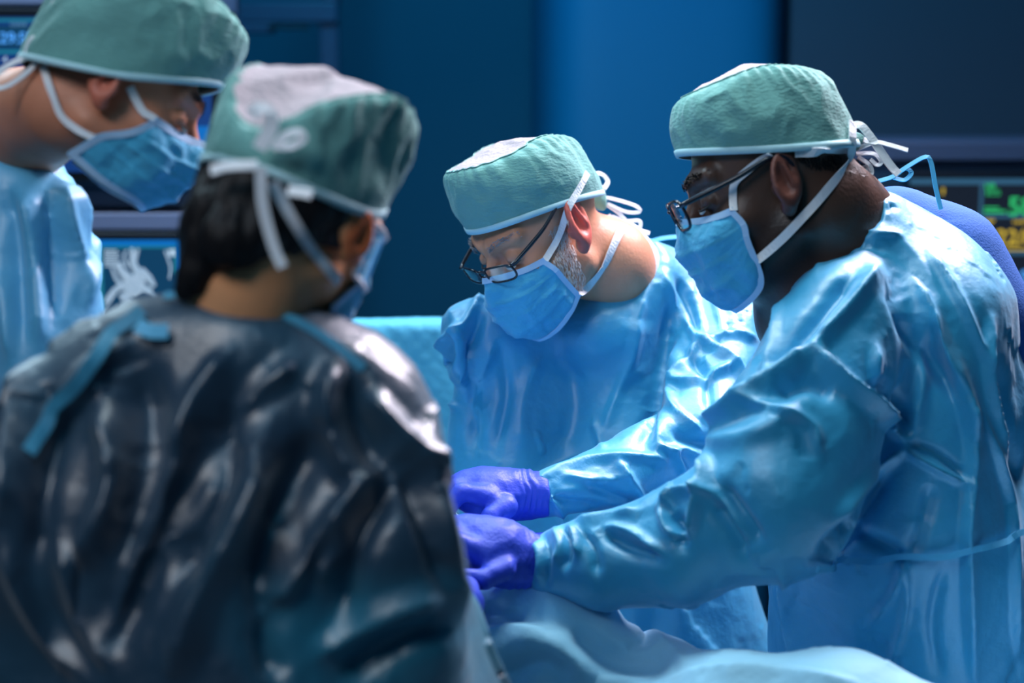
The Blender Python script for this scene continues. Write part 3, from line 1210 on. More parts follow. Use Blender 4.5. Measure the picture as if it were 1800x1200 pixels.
def monitor(name, px0, py0, px1, py1, yw, label, bez=12, screen=None, depth=.06):
    a, b = at_y(px0, py1, yw), at_y(px1, py0, yw)
    t = thing(name, ((a[0] + b[0]) / 2, yw + depth / 2, a[2]), label, 'monitor')
    box('housing', (a[0], yw, a[2]), (b[0], yw + depth, b[2]), M['dark'], t, bev=.004)
    flat('screen', px0 + bez, py0 + bez, px1 - bez, py1 - bez, yw - .003, screen, t)
    return t


# ------------------------------------------------------------------ equipment behind on the left
YL = 3.3
YR = 3.6


def build_background():
    ta = at_y(100, 400, YL + .1)
    tw = thing('equipment_tower', (at_y(120, 300, YL)[0], YL + .2, 0), 'tall grey-lilac equipment tower with shelf bars behind the left surgeon', 'equipment tower')
    x0, x1 = at_y(-160, 300, YL)[0], at_y(362, 300, YL)[0]
    z = lambda py: at_y(100, py, YL)[2]
    for yy in (YL + .12, YL + .42):
        for xx in (x0, x1 - .04):
            box('upright_post', (xx, yy, 0), (xx + .04, yy + .04, 2.25), M['boom'], tw, bev=.003)
    box('shelf', (x0, YL - .02, z(403)), (x1 - .005, YL + .45, z(373)), M['shelf'], tw, bev=.004)
    box('shelf', (x0, YL - .02, z(10)), (x1, YL + .45, z(-25)), M['shelf'], tw, bev=.004)
    box('shelf', (x0, YL - .02, z(640)), (x1, YL + .45, z(610)), M['shelf'], tw, bev=.004)
    box('device_box', (x0 + .05, YL + .03, z(367)), (x1 - .02, YL + .4, z(330)), M['boom'], tw, bev=.004)
    box('base', (x0 - .03, YL - .05, .02), (x1 + .03, YL + .5, .12), M['boom'], tw, bev=.01)
    # upper monitor
    m1 = monitor('vital_signs_monitor', -150, 14, 384, 318, YL - .03, 'dark blue clock monitor on the tower above the left surgeon\'s shoulder', bez=16, screen=M['scr_navy'])
    yt = YL - .034
    flat('screen_line', -130, 33, 368, 38, yt, M['e_teal'], m1)
    flat('screen_line', -130, 88, 368, 94, yt, M['e_teal'], m1)
    flat('screen_band', -130, 45, 368, 85, yt, M['scr_deep'], m1, .001)
    flat('screen_band', 300, 222, 368, 284, yt, M['scr_blue'], m1, .001)
    text('screen_text', '13:29:58', -34, 76, 19, yt - .001, M['e_cyan'], m1)
    text('screen_text', 'CLOCK', 18, 46, 6, yt - .001, M['e_mid'], m1)
    text('screen_text', '4', 5, 110, 11, yt - .001, M['e_white'], m1)
    for r in range(6):
        for k in range(3):
            flat('screen_row', -20 + 55 * k, 122 + 9 * r, 20 + 50 * k - (r * 7 % 11), 126 + 9 * r, yt, M['e_cyan'] if (r + k) % 3 else M['e_mid'], m1, .001)
    # lower monitor with an angiogram
    m2 = monitor('angiogram_monitor', 60, 408, 362, 606, YL - .03, 'blue monitor showing a pale branching vessel scan, left of the woman\'s hair', bez=14, screen=M['scr_deep'])
    flat('screen_bar', 74, 422, 348, 432, yt, M['scr_blue'], m2)
    flat('screen_bar', 312, 432, 348, 474, yt, M['scr_blue'], m2)
    flat('screen_line', 172, 432, 179, 560, yt, M['e_teal'], m2)
    flat('screen_line', 172, 432, 312, 436, yt, M['e_teal'], m2)
    flat('screen_line', 306, 432, 311, 480, yt, M['e_teal'], m2)
    for r in range(7):
        flat('screen_text', 183, 439 + r * 4.5, 205 + (r * 5) % 9, 441.3 + r * 4.5, yt - .001, M['e_white'], m2, .001)
    flat('screen_text', 296, 438, 310, 450, yt - .001, M['e_white'], m2, .001)
    flat('screen_text', 162, 438, 170, 448, yt - .001, M['e_white'], m2, .001)

    def vessel(pts, r):
        pp = [at_y(x, y, yt - .002) for x, y in pts]
        rr = [q * YL / F for q in r]
        o = tube('vessel_image', pp, rr, M['scan'], m2, n=20, sides=8)
        for v in o.data.vertices:
            v.co.y = yt - .0015 + (v.co.y - yt) * .05
    vessel([(232, 436), (233, 452), (236, 468), (243, 480), (240, 500), (228, 520)], [3, 6, 7, 12, 16, 12])
    vessel([(208, 462), (212, 474), (222, 486), (232, 498)], [7, 7, 9, 12])
    vessel([(246, 476), (262, 490), (272, 503)], [9, 7, 3])
    vessel([(232, 500), (210, 505), (196, 515), (184, 532)], [9, 6, 4, 3])
    vessel([(236, 498), (252, 506), (268, 509)], [12, 7, 3])
    vessel([(243, 437), (240, 446), (236, 460)], [2, 3, 4])
    vessel([(205, 510), (190, 535), (180, 560)], [3, 2, 2])
    vessel([(215, 515), (225, 535), (215, 560)], [8, 10, 8])
    vessel([(250, 505), (268, 520), (280, 545)], [6, 4, 3])
    vessel([(225, 470), (218, 452), (222, 440)], [3, 2, 2])
    vessel([(196, 470), (204, 490), (214, 500)], [2, 3, 4])
    vessel([(290, 440), (300, 470), (298, 490)], [2, 2, 2])

    # ceiling boom far behind
    bo = thing('ceiling_boom', (at_y(578, 100, 4.6)[0], 4.62, at_y(578, 400, 4.6)[2]), 'dark blue-grey boom frame on the teal wall above the woman\'s cap', 'boom')
    for n_, q in (('crossbar', (380, 2, 592, 40)), ('upright', (566, 20, 592, 480)), ('crossbar', (380, 40, 480, 58))):
        a, b = at_y(q[0], q[3], 4.6), at_y(q[2], q[1], 4.6)
        box(n_, (a[0], 4.6 + (.02 if n_ == 'upright' else 0), a[2]), (b[0], 4.66, b[2]), M['boom'], bo, bev=.006)
    a, b = at_y(470, 50, 4.56), at_y(540, 44, 4.56)
    box('handle', (a[0], 4.56, a[2]), (b[0], 4.605, b[2]), M['dark'], bo, bev=.003)
    a, b = at_y(566, 2, 4.6), at_y(592, -330, 4.6)
    box('ceiling_post', (a[0], 4.6, a[2]), (b[0], 4.68, 3.1), M['boom'], bo, bev=.006)

    # right hand equipment and monitor
    x0, x1 = at_y(1560, 300, YR)[0], at_y(2050, 300, YR)[0]
    z = lambda py: at_y(1700, py, YR)[2]
    tr = thing('equipment_cart', ((x0 + x1) / 2, YR + .2, 0), 'grey equipment cart behind the right surgeon\'s back, carrying a monitor', 'equipment cart')
    box('shelf', (x0 - .1, YR, z(283)), (x1, YR + .45, z(249)), M['shelf_dim'], tr, bev=.005)
    box('shelf', (x0 - .05, YR + .03, z(302)), (x1, YR + .4, z(287)), M['boom'], tr, bev=.004)
    for xx in (x0 - .06, x1 - .05):
        box('upright_post', (xx, YR + .2, .1), (xx + .04, YR + .24, z(284)), M['boom'], tr, bev=.003)
    box('shelf', (x0, YR - .02, z(690)), (x1, YR + .45, z(665)), M['shelf'], tr, bev=.005)
    box('base', (x0, YR, .02), (x1, YR + .45, .12), M['boom'], tr, bev=.01)
    m3 = monitor('patient_monitor', 1585, 305, 2030, 660, YR - .02, 'black patient monitor with green and yellow digits at the right edge', bez=9, screen=M['scr_black'])
    yt = YR - .024
    flat('screen_line', 1600, 314, 2020, 324, yt, M['e_frame'], m3)
    flat('screen_line', 1721, 314, 1729, 386, yt, M['e_frame'], m3)
    flat('screen_line', 1640, 377, 2020, 383, yt, M['e_frame'], m3)
    flat('screen_line', 1640, 442, 2020, 448, yt, M['e_frame'], m3)
    flat('screen_line', 1656, 330, 1660, 342, yt - .001, M['e_yellow'], m3)
    text('screen_text', 'HR', 1731, 332, 10, yt - .001, M['e_green'], m3)
    text('screen_text', 'ECG', 1733, 343, 9, yt - .001, M['e_green'], m3)
    flat('screen_text', 1730, 364, 1756, 367, yt - .001, M['e_green'], m3, .001)
    flat('screen_text', 1730, 370, 1768, 374, yt - .001, M['e_green'], m3, .001)
    text('screen_text', '58', 1771, 378, 32, yt - .001, M['e_green'], m3)
    text('screen_text', 'ABP', 1728, 393, 8, yt - .001, M['e_yellow'], m3)
    text('screen_text', 'mmHg', 1780, 393, 8, yt - .001, M['e_yellow'], m3)
    text('screen_text', '122/80', 1731, 430, 27, yt - .001, M['e_yellow'], m3)
    flat('screen_text', 1768, 437, 1812, 440, yt - .001, M['e_yellow'], m3, .001)
    text('screen_text', '98', 1792, 500, 26, yt - .001, M['e_cyan'], m3)


build_background()


# ------------------------------------------------------------------ operating table, patient drape, back screen
TA = math.radians(-31.6)
TC = np.array([.12, 1.92, 0])


def tw(u, v_, z):
    return TC + np.array([u * math.cos(TA) - v_ * math.sin(TA), u * math.sin(TA) + v_ * math.cos(TA), z])


def build_table():
    t = thing('operating_table', tuple(TC), 'operating table hidden under the pale blue drape at the bottom', 'operating table')
    box('table_top', (-.78, -.14, .76), (.74, .14, .82), M['dark'], t, bev=.01)
    box('pedestal', (-.20, -.13, .08), (.20, .13, .76), M['shelf'], t, bev=.01)
    box('base', (-.40, -.14, .0), (.36, .14, .08), M['shelf'], t, bev=.015)
    for o in t.children:
        o.matrix_parent_inverse = Matrix()
    t.rotation_euler = (0, 0, TA)
    prims = [cp(600, 1185, 2.0, 130, 830, 1160, 2.0, 122), cp(830, 1160, 2.0, 122, 990, 1172, 1.97, 118), cp(990, 1172, 1.97, 118, 1140, 1235, 1.93, 96),
             cp(1140, 1235, 1.93, 96, 1300, 1280, 1.8, 118), cp(1300, 1280, 1.8, 122, 1480, 1275, 1.76, 118), cp(1480, 1275, 1.76, 118, 1700, 1345, 1.72, 120),
             cp(725, 905, 2.18, 60, 790, 1010, 2.12, 75), cp(480, 960, 2.25, 105, 790, 1010, 2.12, 75),
             wc(tw(-.8, 0, .80), tw(.8, 0, .80), .13, .13, .05), wc(tw(-.8, .10, .78), tw(.76, .10, .78), .07, .07, .05),
             wc(tw(-.8, -.10, .78), tw(.76, -.10, .78), .07, .07, .05), wc(tw(-.8, 0, .6), tw(.76, 0, .6), .155, .155, .06)]
    S = [('r', 26, 12, [(850, 1060), (930, 1045), (1010, 1085), (1090, 1130)]),
         ('v', 26, 12, [(1010, 1100), (1060, 1150), (1180, 1165)]),
         ('v', 20, 9, [(830, 1068), (920, 1075), (1020, 1100), (1090, 1150)]),
         ('g', 30, 10, [(820, 1200), (870, 1140), (960, 1130), (1060, 1190)]),
         ('f', 24, 9, [(820, 1130), (880, 1110), (960, 1110)]),
         ('v', 16, 7, [(880, 1190), (950, 1160), (1010, 1190)]),
         ('r', 14, 6, [(925, 1030), (1030, 1050), (1100, 1080), (1200, 1158)]),
         ('f', 20, 8, [(1180, 1195), (1250, 1180), (1380, 1180), (1500, 1195)]),
         ('r', 14, 5, [(770, 800), (790, 830), (830, 845)]), ('v', 9, 5, [(765, 820), (800, 850)]), ('r', 9, 5, [(800, 800), (815, 860)])]
    v, q = make_gown(prims, (-.95, 1.15, .38), (1.1, 2.75, 1.3), h=.016, levels=2, strokes=S, crumple=(1.5, 9, .5, 26), seed=9, slack=((.08, .08, 200, .08, .0015, .022), (.02, .02, 30, .04, .008, .001)), fac=((.08, .12, .3),))
    dr = add_mesh('patient_drape', v, q, M['drape'])
    dr['label'] = 'pale blue surgical drape over the patient at the bottom centre'
    dr['category'] = 'drape'
    # screen drape behind the table
    a = at_y(470, 577, 2.85)
    b = at_y(900, 577, 2.85)
    nu, nv = 120, 90
    V = []
    for j in range(nv):
        t_ = j / (nv - 1)
        for i in range(nu):
            s = i / (nu - 1)
            x = a[0] + (b[0] - a[0]) * s
            L = t_ * .95
            if L < .05:
                y, zz = 2.95 - L, a[2] + .006 * math.sin(L / .05 * math.pi)
            else:
                y, zz = 2.90 - (L - .05) * .06, a[2] - (L - .05)
            V.append((x, y, zz))
    V = np.array(V)
    V[:, 2] += noise(V * np.array([1, 0, 0]), 5, 3) * .006
    dd = noise(V * np.array([1, 1, .35]), 12, 8) * .03 * np.clip((a[2] - V[:, 2]) * 6, .1, 1)
    quilt = (np.abs(np.sin((V[:, 0] + V[:, 2]) * 95)) + np.abs(np.sin((V[:, 0] - V[:, 2]) * 95))) * .0022
    V[:, 1] -= dd + quilt
    o = add_mesh('screen_drape', V, grid_faces(nu, nv), M['quilt'])
    sm = o.modifiers.new('thick', 'SOLIDIFY')
    sm.thickness = .003
    o['label'] = 'light blue quilted drape hanging behind the table, between the woman and the middle surgeon'
    o['category'] = 'drape'
    r = thing('drape_rail', (a[0], 2.92, 0), 'rail frame holding up the quilted blue drape', 'rail')
    tube('crossbar', [(a[0] - .02, 2.925, a[2] - .012), (b[0] + .02, 2.925, a[2] - .012)], .010, M['shelf'], r, n=4)
    for x in (a[0] - .01, b[0] + .01):
        tube('post', [(x, 2.925, 0), (x, 2.925, a[2] - .012)], .010, M['shelf'], r, n=4)


build_table()


# ------------------------------------------------------------------ people
def legs(root, x, y, yaw, top=.8, shoe='shoe'):
    """trousers and clogs under the gown hem"""
    c, s = math.cos(yaw), math.sin(yaw)

    def w(a, b, z):
        return np.array([x + a * c - b * s, y + a * s + b * c, z])
    pr = [('cap', w(-.10, 0, top), w(.10, 0, top), .13, .13, .05)]
    for sx in (-1, 1):
        pr += [('cap', w(sx * .10, 0, top), w(sx * .11, .01, .48), .10, .075, .04), ('cap', w(sx * .11, .01, .48), w(sx * .11, -.01, .12), .072, .062, .03)]
    v, q = nets(lambda p: smax(ev(pr, p), .07 - p[:, 2], .01), (x - .35, y - .35, .04), (x + .35, y + .35, top + .2), .016)
    v, q = subdivide(relax(v, q, 1), q)
    v = relax(v, q, 1)
    n = normals(v, q)
    v += n * (noise(v * np.array([1, 1, .5]), 16, 2) * .008)[:, None]
    add_mesh('trousers', v, q, M['trouser'], root)
    for sx in (-1, 1):
        pr2 = [('ell', w(sx * .11, .09, .045), np.array([.048, .10, .042]), np.array([[c, -s, 0], [s, c, 0], [0, 0, 1]]), .02),
               ('ell', w(sx * .11, -.02, .05), np.array([.040, .06, .05]), np.array([[c, -s, 0], [s, c, 0], [0, 0, 1]]), .03)]
        ct = w(sx * .11, .04, 0)
        v, q = nets(lambda p: smax(ev(pr2, p), .004 - p[:, 2], .006), (ct[0] - .2, ct[1] - .2, -.02), (ct[0] + .2, ct[1] + .2, .14), .009)
        v, q = subdivide(relax(v, q, 1), q)
        add_mesh('shoe', relax(v, q, 1), q, M['shoe'], root)


def skin_col(base, ear, lip=None, stub=None, ears=True):
    base, ear = np.array(base), np.array(ear)

    def fn(l, w):
        x = np.abs(l[:, 0])
        e = np.clip((x - .074) / .006, 0, 1) * (l[:, 1] < .02) * (l[:, 1] > -.045) * (l[:, 2] > -.06)
        c = base * (1 - e[:, None]) + ear * e[:, None]
        nose_ = np.exp(-((l[:, 0] / .02) ** 2 + ((l[:, 1] - .11) / .02) ** 2 + ((l[:, 2] + .03) / .025) ** 2))
        c = c * (1 + np.outer(nose_, [.15, -.1, -.1]))
        if stub is not None:
            s = np.clip((-.035 - l[:, 2]) / .02, 0, 1) * np.clip((l[:, 1] + .03) / .02, 0, 1) * np.clip((l[:, 2] + .14) / .02, 0, 1)
            c = c * (1 - s[:, None] * (1 - np.array(stub)))
        c = c * (1 + .10 * noise(w, 40, 3)[:, None])
        return np.clip(c, 0, 1)
    return fn


FAC = ((.085, .12, .3),)
SLACK = ((.105, .04, 260, .10, .0012, .030), (.012, .008, 25, .06, .010, .0005))


# ================= middle surgeon =================
def middle():
    H = Head((0.0332, 2.298, 1.4362), (127.5, -29.9, 8), 1.0, .95, 1.22, .95)
    H.ez = .008
    root = thing('person', (.12, 2.42, 0), 'grey-haired surgeon in glasses, mask and green cap bending over the table, in the centre', 'person', None)
    nb = P(1105, 545, 2.42)
    prims = [('cap', H.w((0, -.035, -.06)), P(1070, 464, 2.36), .055, .056, .03),
             ('cap', P(1070, 464, 2.36), P(1130, 540, 2.44), .056, .058, .03), cp(1040, 640, 2.47, 55, 1190, 620, 2.47, 55, .05)]
    body = make_body(root, H, prims, M['skin'], skin_col((.68, .30, .18), (.62, .13, .10)), H.c - [.2, .16, .30], H.c + [.26, .34, .16])
    make_eyes(body, H, M['hair_white'])
    cap, side, crown, trim = make_cap(root, H, band=(.042, .020, -.020), seam=(.70, .80, .78), top=(.113, -.014, .042), dome=.006, bulge=(1.0, 1.12, 1.12), seed=21, size=1.01, back=.93, pleats=30)
    mk = make_mask(root, H, seed=5)
    gl = make_glasses(root, H, y0=.116, z0=-.012, earz=.030, half_w=.030, lw=.026, lh=.0125)
    gp = [('cyl', P(1086, 486, 2.38), P(1150, 560, 2.45), .074, .02), cp(900, 640, 2.42, 100, 905, 850, 2.40, 110), cp(1100, 610, 2.44, 115, 1080, 850, 2.42, 130, .05),
          cp(860, 585, 2.38, 55, 1160, 520, 2.44, 75, .05), cp(1120, 850, 2.44, 130, 1230, 1250, 2.47, 160, .06), cp(1110, 520, 2.44, 68, 1050, 580, 2.36, 60, .04),
          cp(1215, 560, 2.46, 92, 1250, 600, 2.42, 88, .03), cp(1250, 600, 2.42, 88, 1235, 760, 2.26, 80, .025),
          cp(1235, 765, 2.26, 76, 1080, 838, 2.16, 55, .02), cp(1080, 838, 2.16, 55, 950, 870, 2.10, 44, .01),
          cp(820, 590, 2.38, 58, 735, 680, 2.30, 58, .025), cp(735, 680, 2.30, 60, 690, 800, 2.2, 58, .02), cp(690, 800, 2.2, 58, 700, 930, 2.1, 44, .02),
          wc((.05, 2.44, .95), (.05, 2.47, .45), .18, .20), wc((.14, 2.45, .95), (.14, 2.48, .45), .18, .20)]
    wr = P(940, 870, 2.10)
    gd = P(800, 885, 2.06) - wr
    gd /= np.linalg.norm(gd)
    S = [('v', 13, 11, [(1195, 520), (1165, 620), (1150, 720), (1130, 790)]), ('f', 16, 8, [(1150, 800), (1160, 700), (1190, 600)]),
         ('v', 12, 10, [(835, 560), (832, 680), (830, 790)]), ('r', 12, 7, [(870, 600), (838, 680), (832, 740)]),
         ('r', 9, 10, [(1230, 600), (1290, 640), (1320, 690)]), ('r', 8, 9, [(1230, 600), (1195, 650), (1178, 672)]), ('r', 8, 8, [(1255, 600), (1230, 600), (1205, 560)]),
         ('r', 8, 8, [(1245, 598), (1290, 590), (1325, 600)]), ('r', 8, 8, [(1178, 672), (1235, 665), (1290, 640)]), ('v', 10, 8, [(1200, 620), (1240, 660), (1250, 720)]),
         ('r', 9, 8, [(1178, 672), (1185, 720), (1235, 760)]), ('r', 8, 7, [(1235, 730), (1300, 705)]), ('v', 9, 8, [(1180, 760), (1240, 780), (1290, 770)]),
         ('r', 9, 8, [(1165, 800), (1200, 790), (1250, 812)]), ('r', 8, 7, [(1150, 785), (1185, 800), (1210, 845)]),
         ('r', 9, 7, [(948, 832), (1040, 806), (1120, 802), (1180, 812)]), ('r', 9, 7, [(1080, 806), (1120, 860), (1150, 910)]), ('v', 10, 6, [(1030, 850), (1100, 880), (1140, 900)]),
         ('r', 7, 5, [(948, 840), (975, 880), (1000, 930)]), ('v', 8, 5, [(950, 860), (990, 880), (1060, 890)]), ('r', 8, 5, [(985, 832), (1050, 845), (1110, 835)]),
         ('r', 9, 9, [(690, 656), (730, 640), (770, 612), (800, 575)]), ('v', 9, 7, [(700, 670), (745, 660), (800, 625)]), ('r', 8, 7, [(800, 560), (805, 620), (795, 660)]),
         ('r', 8, 7, [(850, 510), (815, 570), (770, 610)]), ('v', 9, 7, [(845, 545), (835, 600), (815, 640)]), ('r', 8, 6, [(745, 660), (780, 700), (805, 720)]),
         ('v', 10, 7, [(720, 720), (755, 760), (765, 800)]), ('r', 8, 6, [(700, 700), (745, 750), (770, 790)]),
         ('g', 26, 7, [(1120, 560), (1110, 640), (1125, 670)]), ('r', 10, 5, [(1150, 480), (1120, 560), (1100, 650), (1060, 760)]), ('r', 10, 5, [(1165, 480), (1190, 540), (1180, 590)]),
         ('v', 16, 6, [(1000, 640), (1010, 720), (990, 790)]), ('r', 14, 4, [(950, 620), (920, 700), (915, 790)]), ('v', 10, 5, [(880, 610), (890, 690), (870, 790)]),
         ('r', 8, 4, [(1040, 740), (1050, 760), (1058, 790)]), ('r', 8, 5, [(1210, 500), (1230, 560), (1235, 590)]), ('v', 8, 6, [(1190, 490), (1215, 540), (1222, 585)]), ('r', 7, 4, [(1250, 510), (1265, 560), (1270, 590)])]
    v, q = make_gown(gp, (-.30, 1.85, .30), (.50, 2.75, 1.48), h=.0135, strokes=S, seed=31, crumple=(.8, 12, .4, 36),
                     cuts=[(wr - gd * .004, gd, .003)], fac=FAC,
                     carve=[(H.w((0, -.03, -.06)), P(1028, 420, 2.33), .058, .062)], slack=SLACK, calm=(P(1098, 500, 2.39), .075))
    gown = add_mesh('surgical_gown', v, q, M['gown'], root)
    # white undershirt collar round the neck
    a_, b_ = P(1056, 450, 2.36), P(1130, 540, 2.44)
    sp = [('cyl', a_, b_, .067, .01)]
    v, q = make_gown(sp, P(1110, 520, 2.42) - .2, P(1110, 520, 2.42) + .2, h=.007, levels=1, crumple=(.8, 20, .4, 50), base=.001)
    add_mesh('undershirt', v, q, M['white_shirt'], root)
    # ties
    B = bvh_of(body, side, trim)
    tape('mask_tie', B, [H.w((-.066, .058, -.026)), (978, 420), (1000, 360), (1030, 305)], 12, M['tie'], mk, off=.003, n=36)
    tape('mask_tie', B, [H.w((-.061, .034, -.098)), (1060, 470), (1085, 415), (1092, 402)], 14, M['tie'], mk, off=.003, n=30)
    dk = 2.40
    for pts, w in (([(1032, 308, dk), (1055, 305, dk + .01), (1068, 318, dk + .01), (1062, 332, dk)], 8), ([(1032, 312, dk), (1050, 322, dk), (1063, 336, dk)], 8),
                   ([(1050, 345, dk), (1080, 350, dk), (1118, 362, dk), (1124, 372, dk), (1100, 372, dk), (1068, 358, dk)], 7),
                   ([(1050, 350, dk), (1085, 372, dk), (1110, 398, dk), (1142, 410, dk)], 8),
                   ([(1075, 380, dk), (1100, 388, dk), (1124, 388, dk), (1122, 402, dk), (1095, 398, dk)], 7), ([(1068, 378, dk), (1078, 392, dk), (1090, 404, dk)], 12)):
        tape('cap_tie', B, pts, w, M['tie'], cap, n=30)
    kv, kq = make_gown([cp(1035, 330, dk, 16, 1052, 345, dk, 14, .01), cp(1045, 350, dk, 12, 1058, 362, dk, 9, .01)], P(1045, 345, dk) - .05, P(1045, 345, dk) + .05, h=.004, levels=1, crumple=(1.5, 60, .8, 120), base=.001)
    add_mesh('gathered_knot', kv, kq, M['cap'], cap)
    G = bvh_of(gown)
    dn = 2.48
    tape('neck_tie', G, [(1140, 425, dn), (1170, 418, dn), (1205, 416, dn), (1240, 420, dn)], 8, M['gtie'], gown, n=20)
    # sideburn and beard stubble
    hairs('white_sideburn', B, [(978, 428), (992, 404), (1004, 420), (1016, 455), (1030, 490), (1022, 512), (1005, 514), (990, 495), (972, 462)], 900, .008, (0.1, -.2, -1), M['hair_white'], body, w=.0007)
    hairs('temple_hair', B, [(965, 402), (1000, 384), (998, 410), (975, 425)], 260, .008, (-.1, -.3, -1), M['hair_white'], body, w=.0006)
    # gloves
    hp = [cp(955, 870, 2.10, 38, 915, 869, 2.10, 37, .01), cp(915, 869, 2.10, 37, 862, 868, 2.09, 40, .02), el(850, 868, 2.085, 46, 36, 50, .02),
          cp(880, 868, 2.09, 36, 818, 858, 2.09, 30, .02)]
    for i, (dy, dd, L) in enumerate([(-4, .030, 0), (0, .010, 3), (5, -.012, 2), (12, -.034, -6)]):
        hp += [cp(860, 862 + dy, 2.085 + dd, 18, 806 - L, 852 + dy, 2.08 + dd, 15.5, .006), cp(806 - L, 852 + dy, 2.08 + dd, 15.5, 779 - L, 884 + dy, 2.075 + dd, 14, .004), cp(779 - L, 884 + dy, 2.075 + dd, 13.5, 796, 920 + dy * .6, 2.07 + dd, 11.5, .003)]
    hp += [cp(890, 890, 2.05, 20, 862, 908, 2.035, 16, .008), cp(862, 908, 2.035, 16, 848, 925, 2.03, 12.5, .003)]
    wp = P(940, 870, 2.10)
    make_glove(root, hp, P(850, 880, 2.08) - [.085, .09, .08], P(850, 880, 2.08) + [.083, .09, .07], wp, P(850, 868, 2.09) - wp, seed=3)
    hp2 = [cp(700, 930, 2.10, 38, 720, 960, 2.06, 38, .01), el(730, 970, 2.05, 45, 36, 40, .02)]
    for i in range(4):
        hp2 += [cp(730, 965 + 6 * i, 2.03 + .02 * i, 17, 775, 985 + 4 * i, 2.02 + .022 * i, 14, .005), cp(775, 985 + 4 * i, 2.02 + .022 * i, 14, 785, 1020, 2.02 + .022 * i, 11, .004)]
    hp2 += [cp(730, 950, 2.02, 18, 765, 950, 2.0, 13, .006)]
    make_glove(root, hp2, P(740, 970, 2.05) - .09, P(740, 970, 2.05) + .09, P(700, 935, 2.1), P(740, 975, 2.05) - P(700, 935, 2.1), seed=8)
    legs(root, .10, 2.47, math.pi)


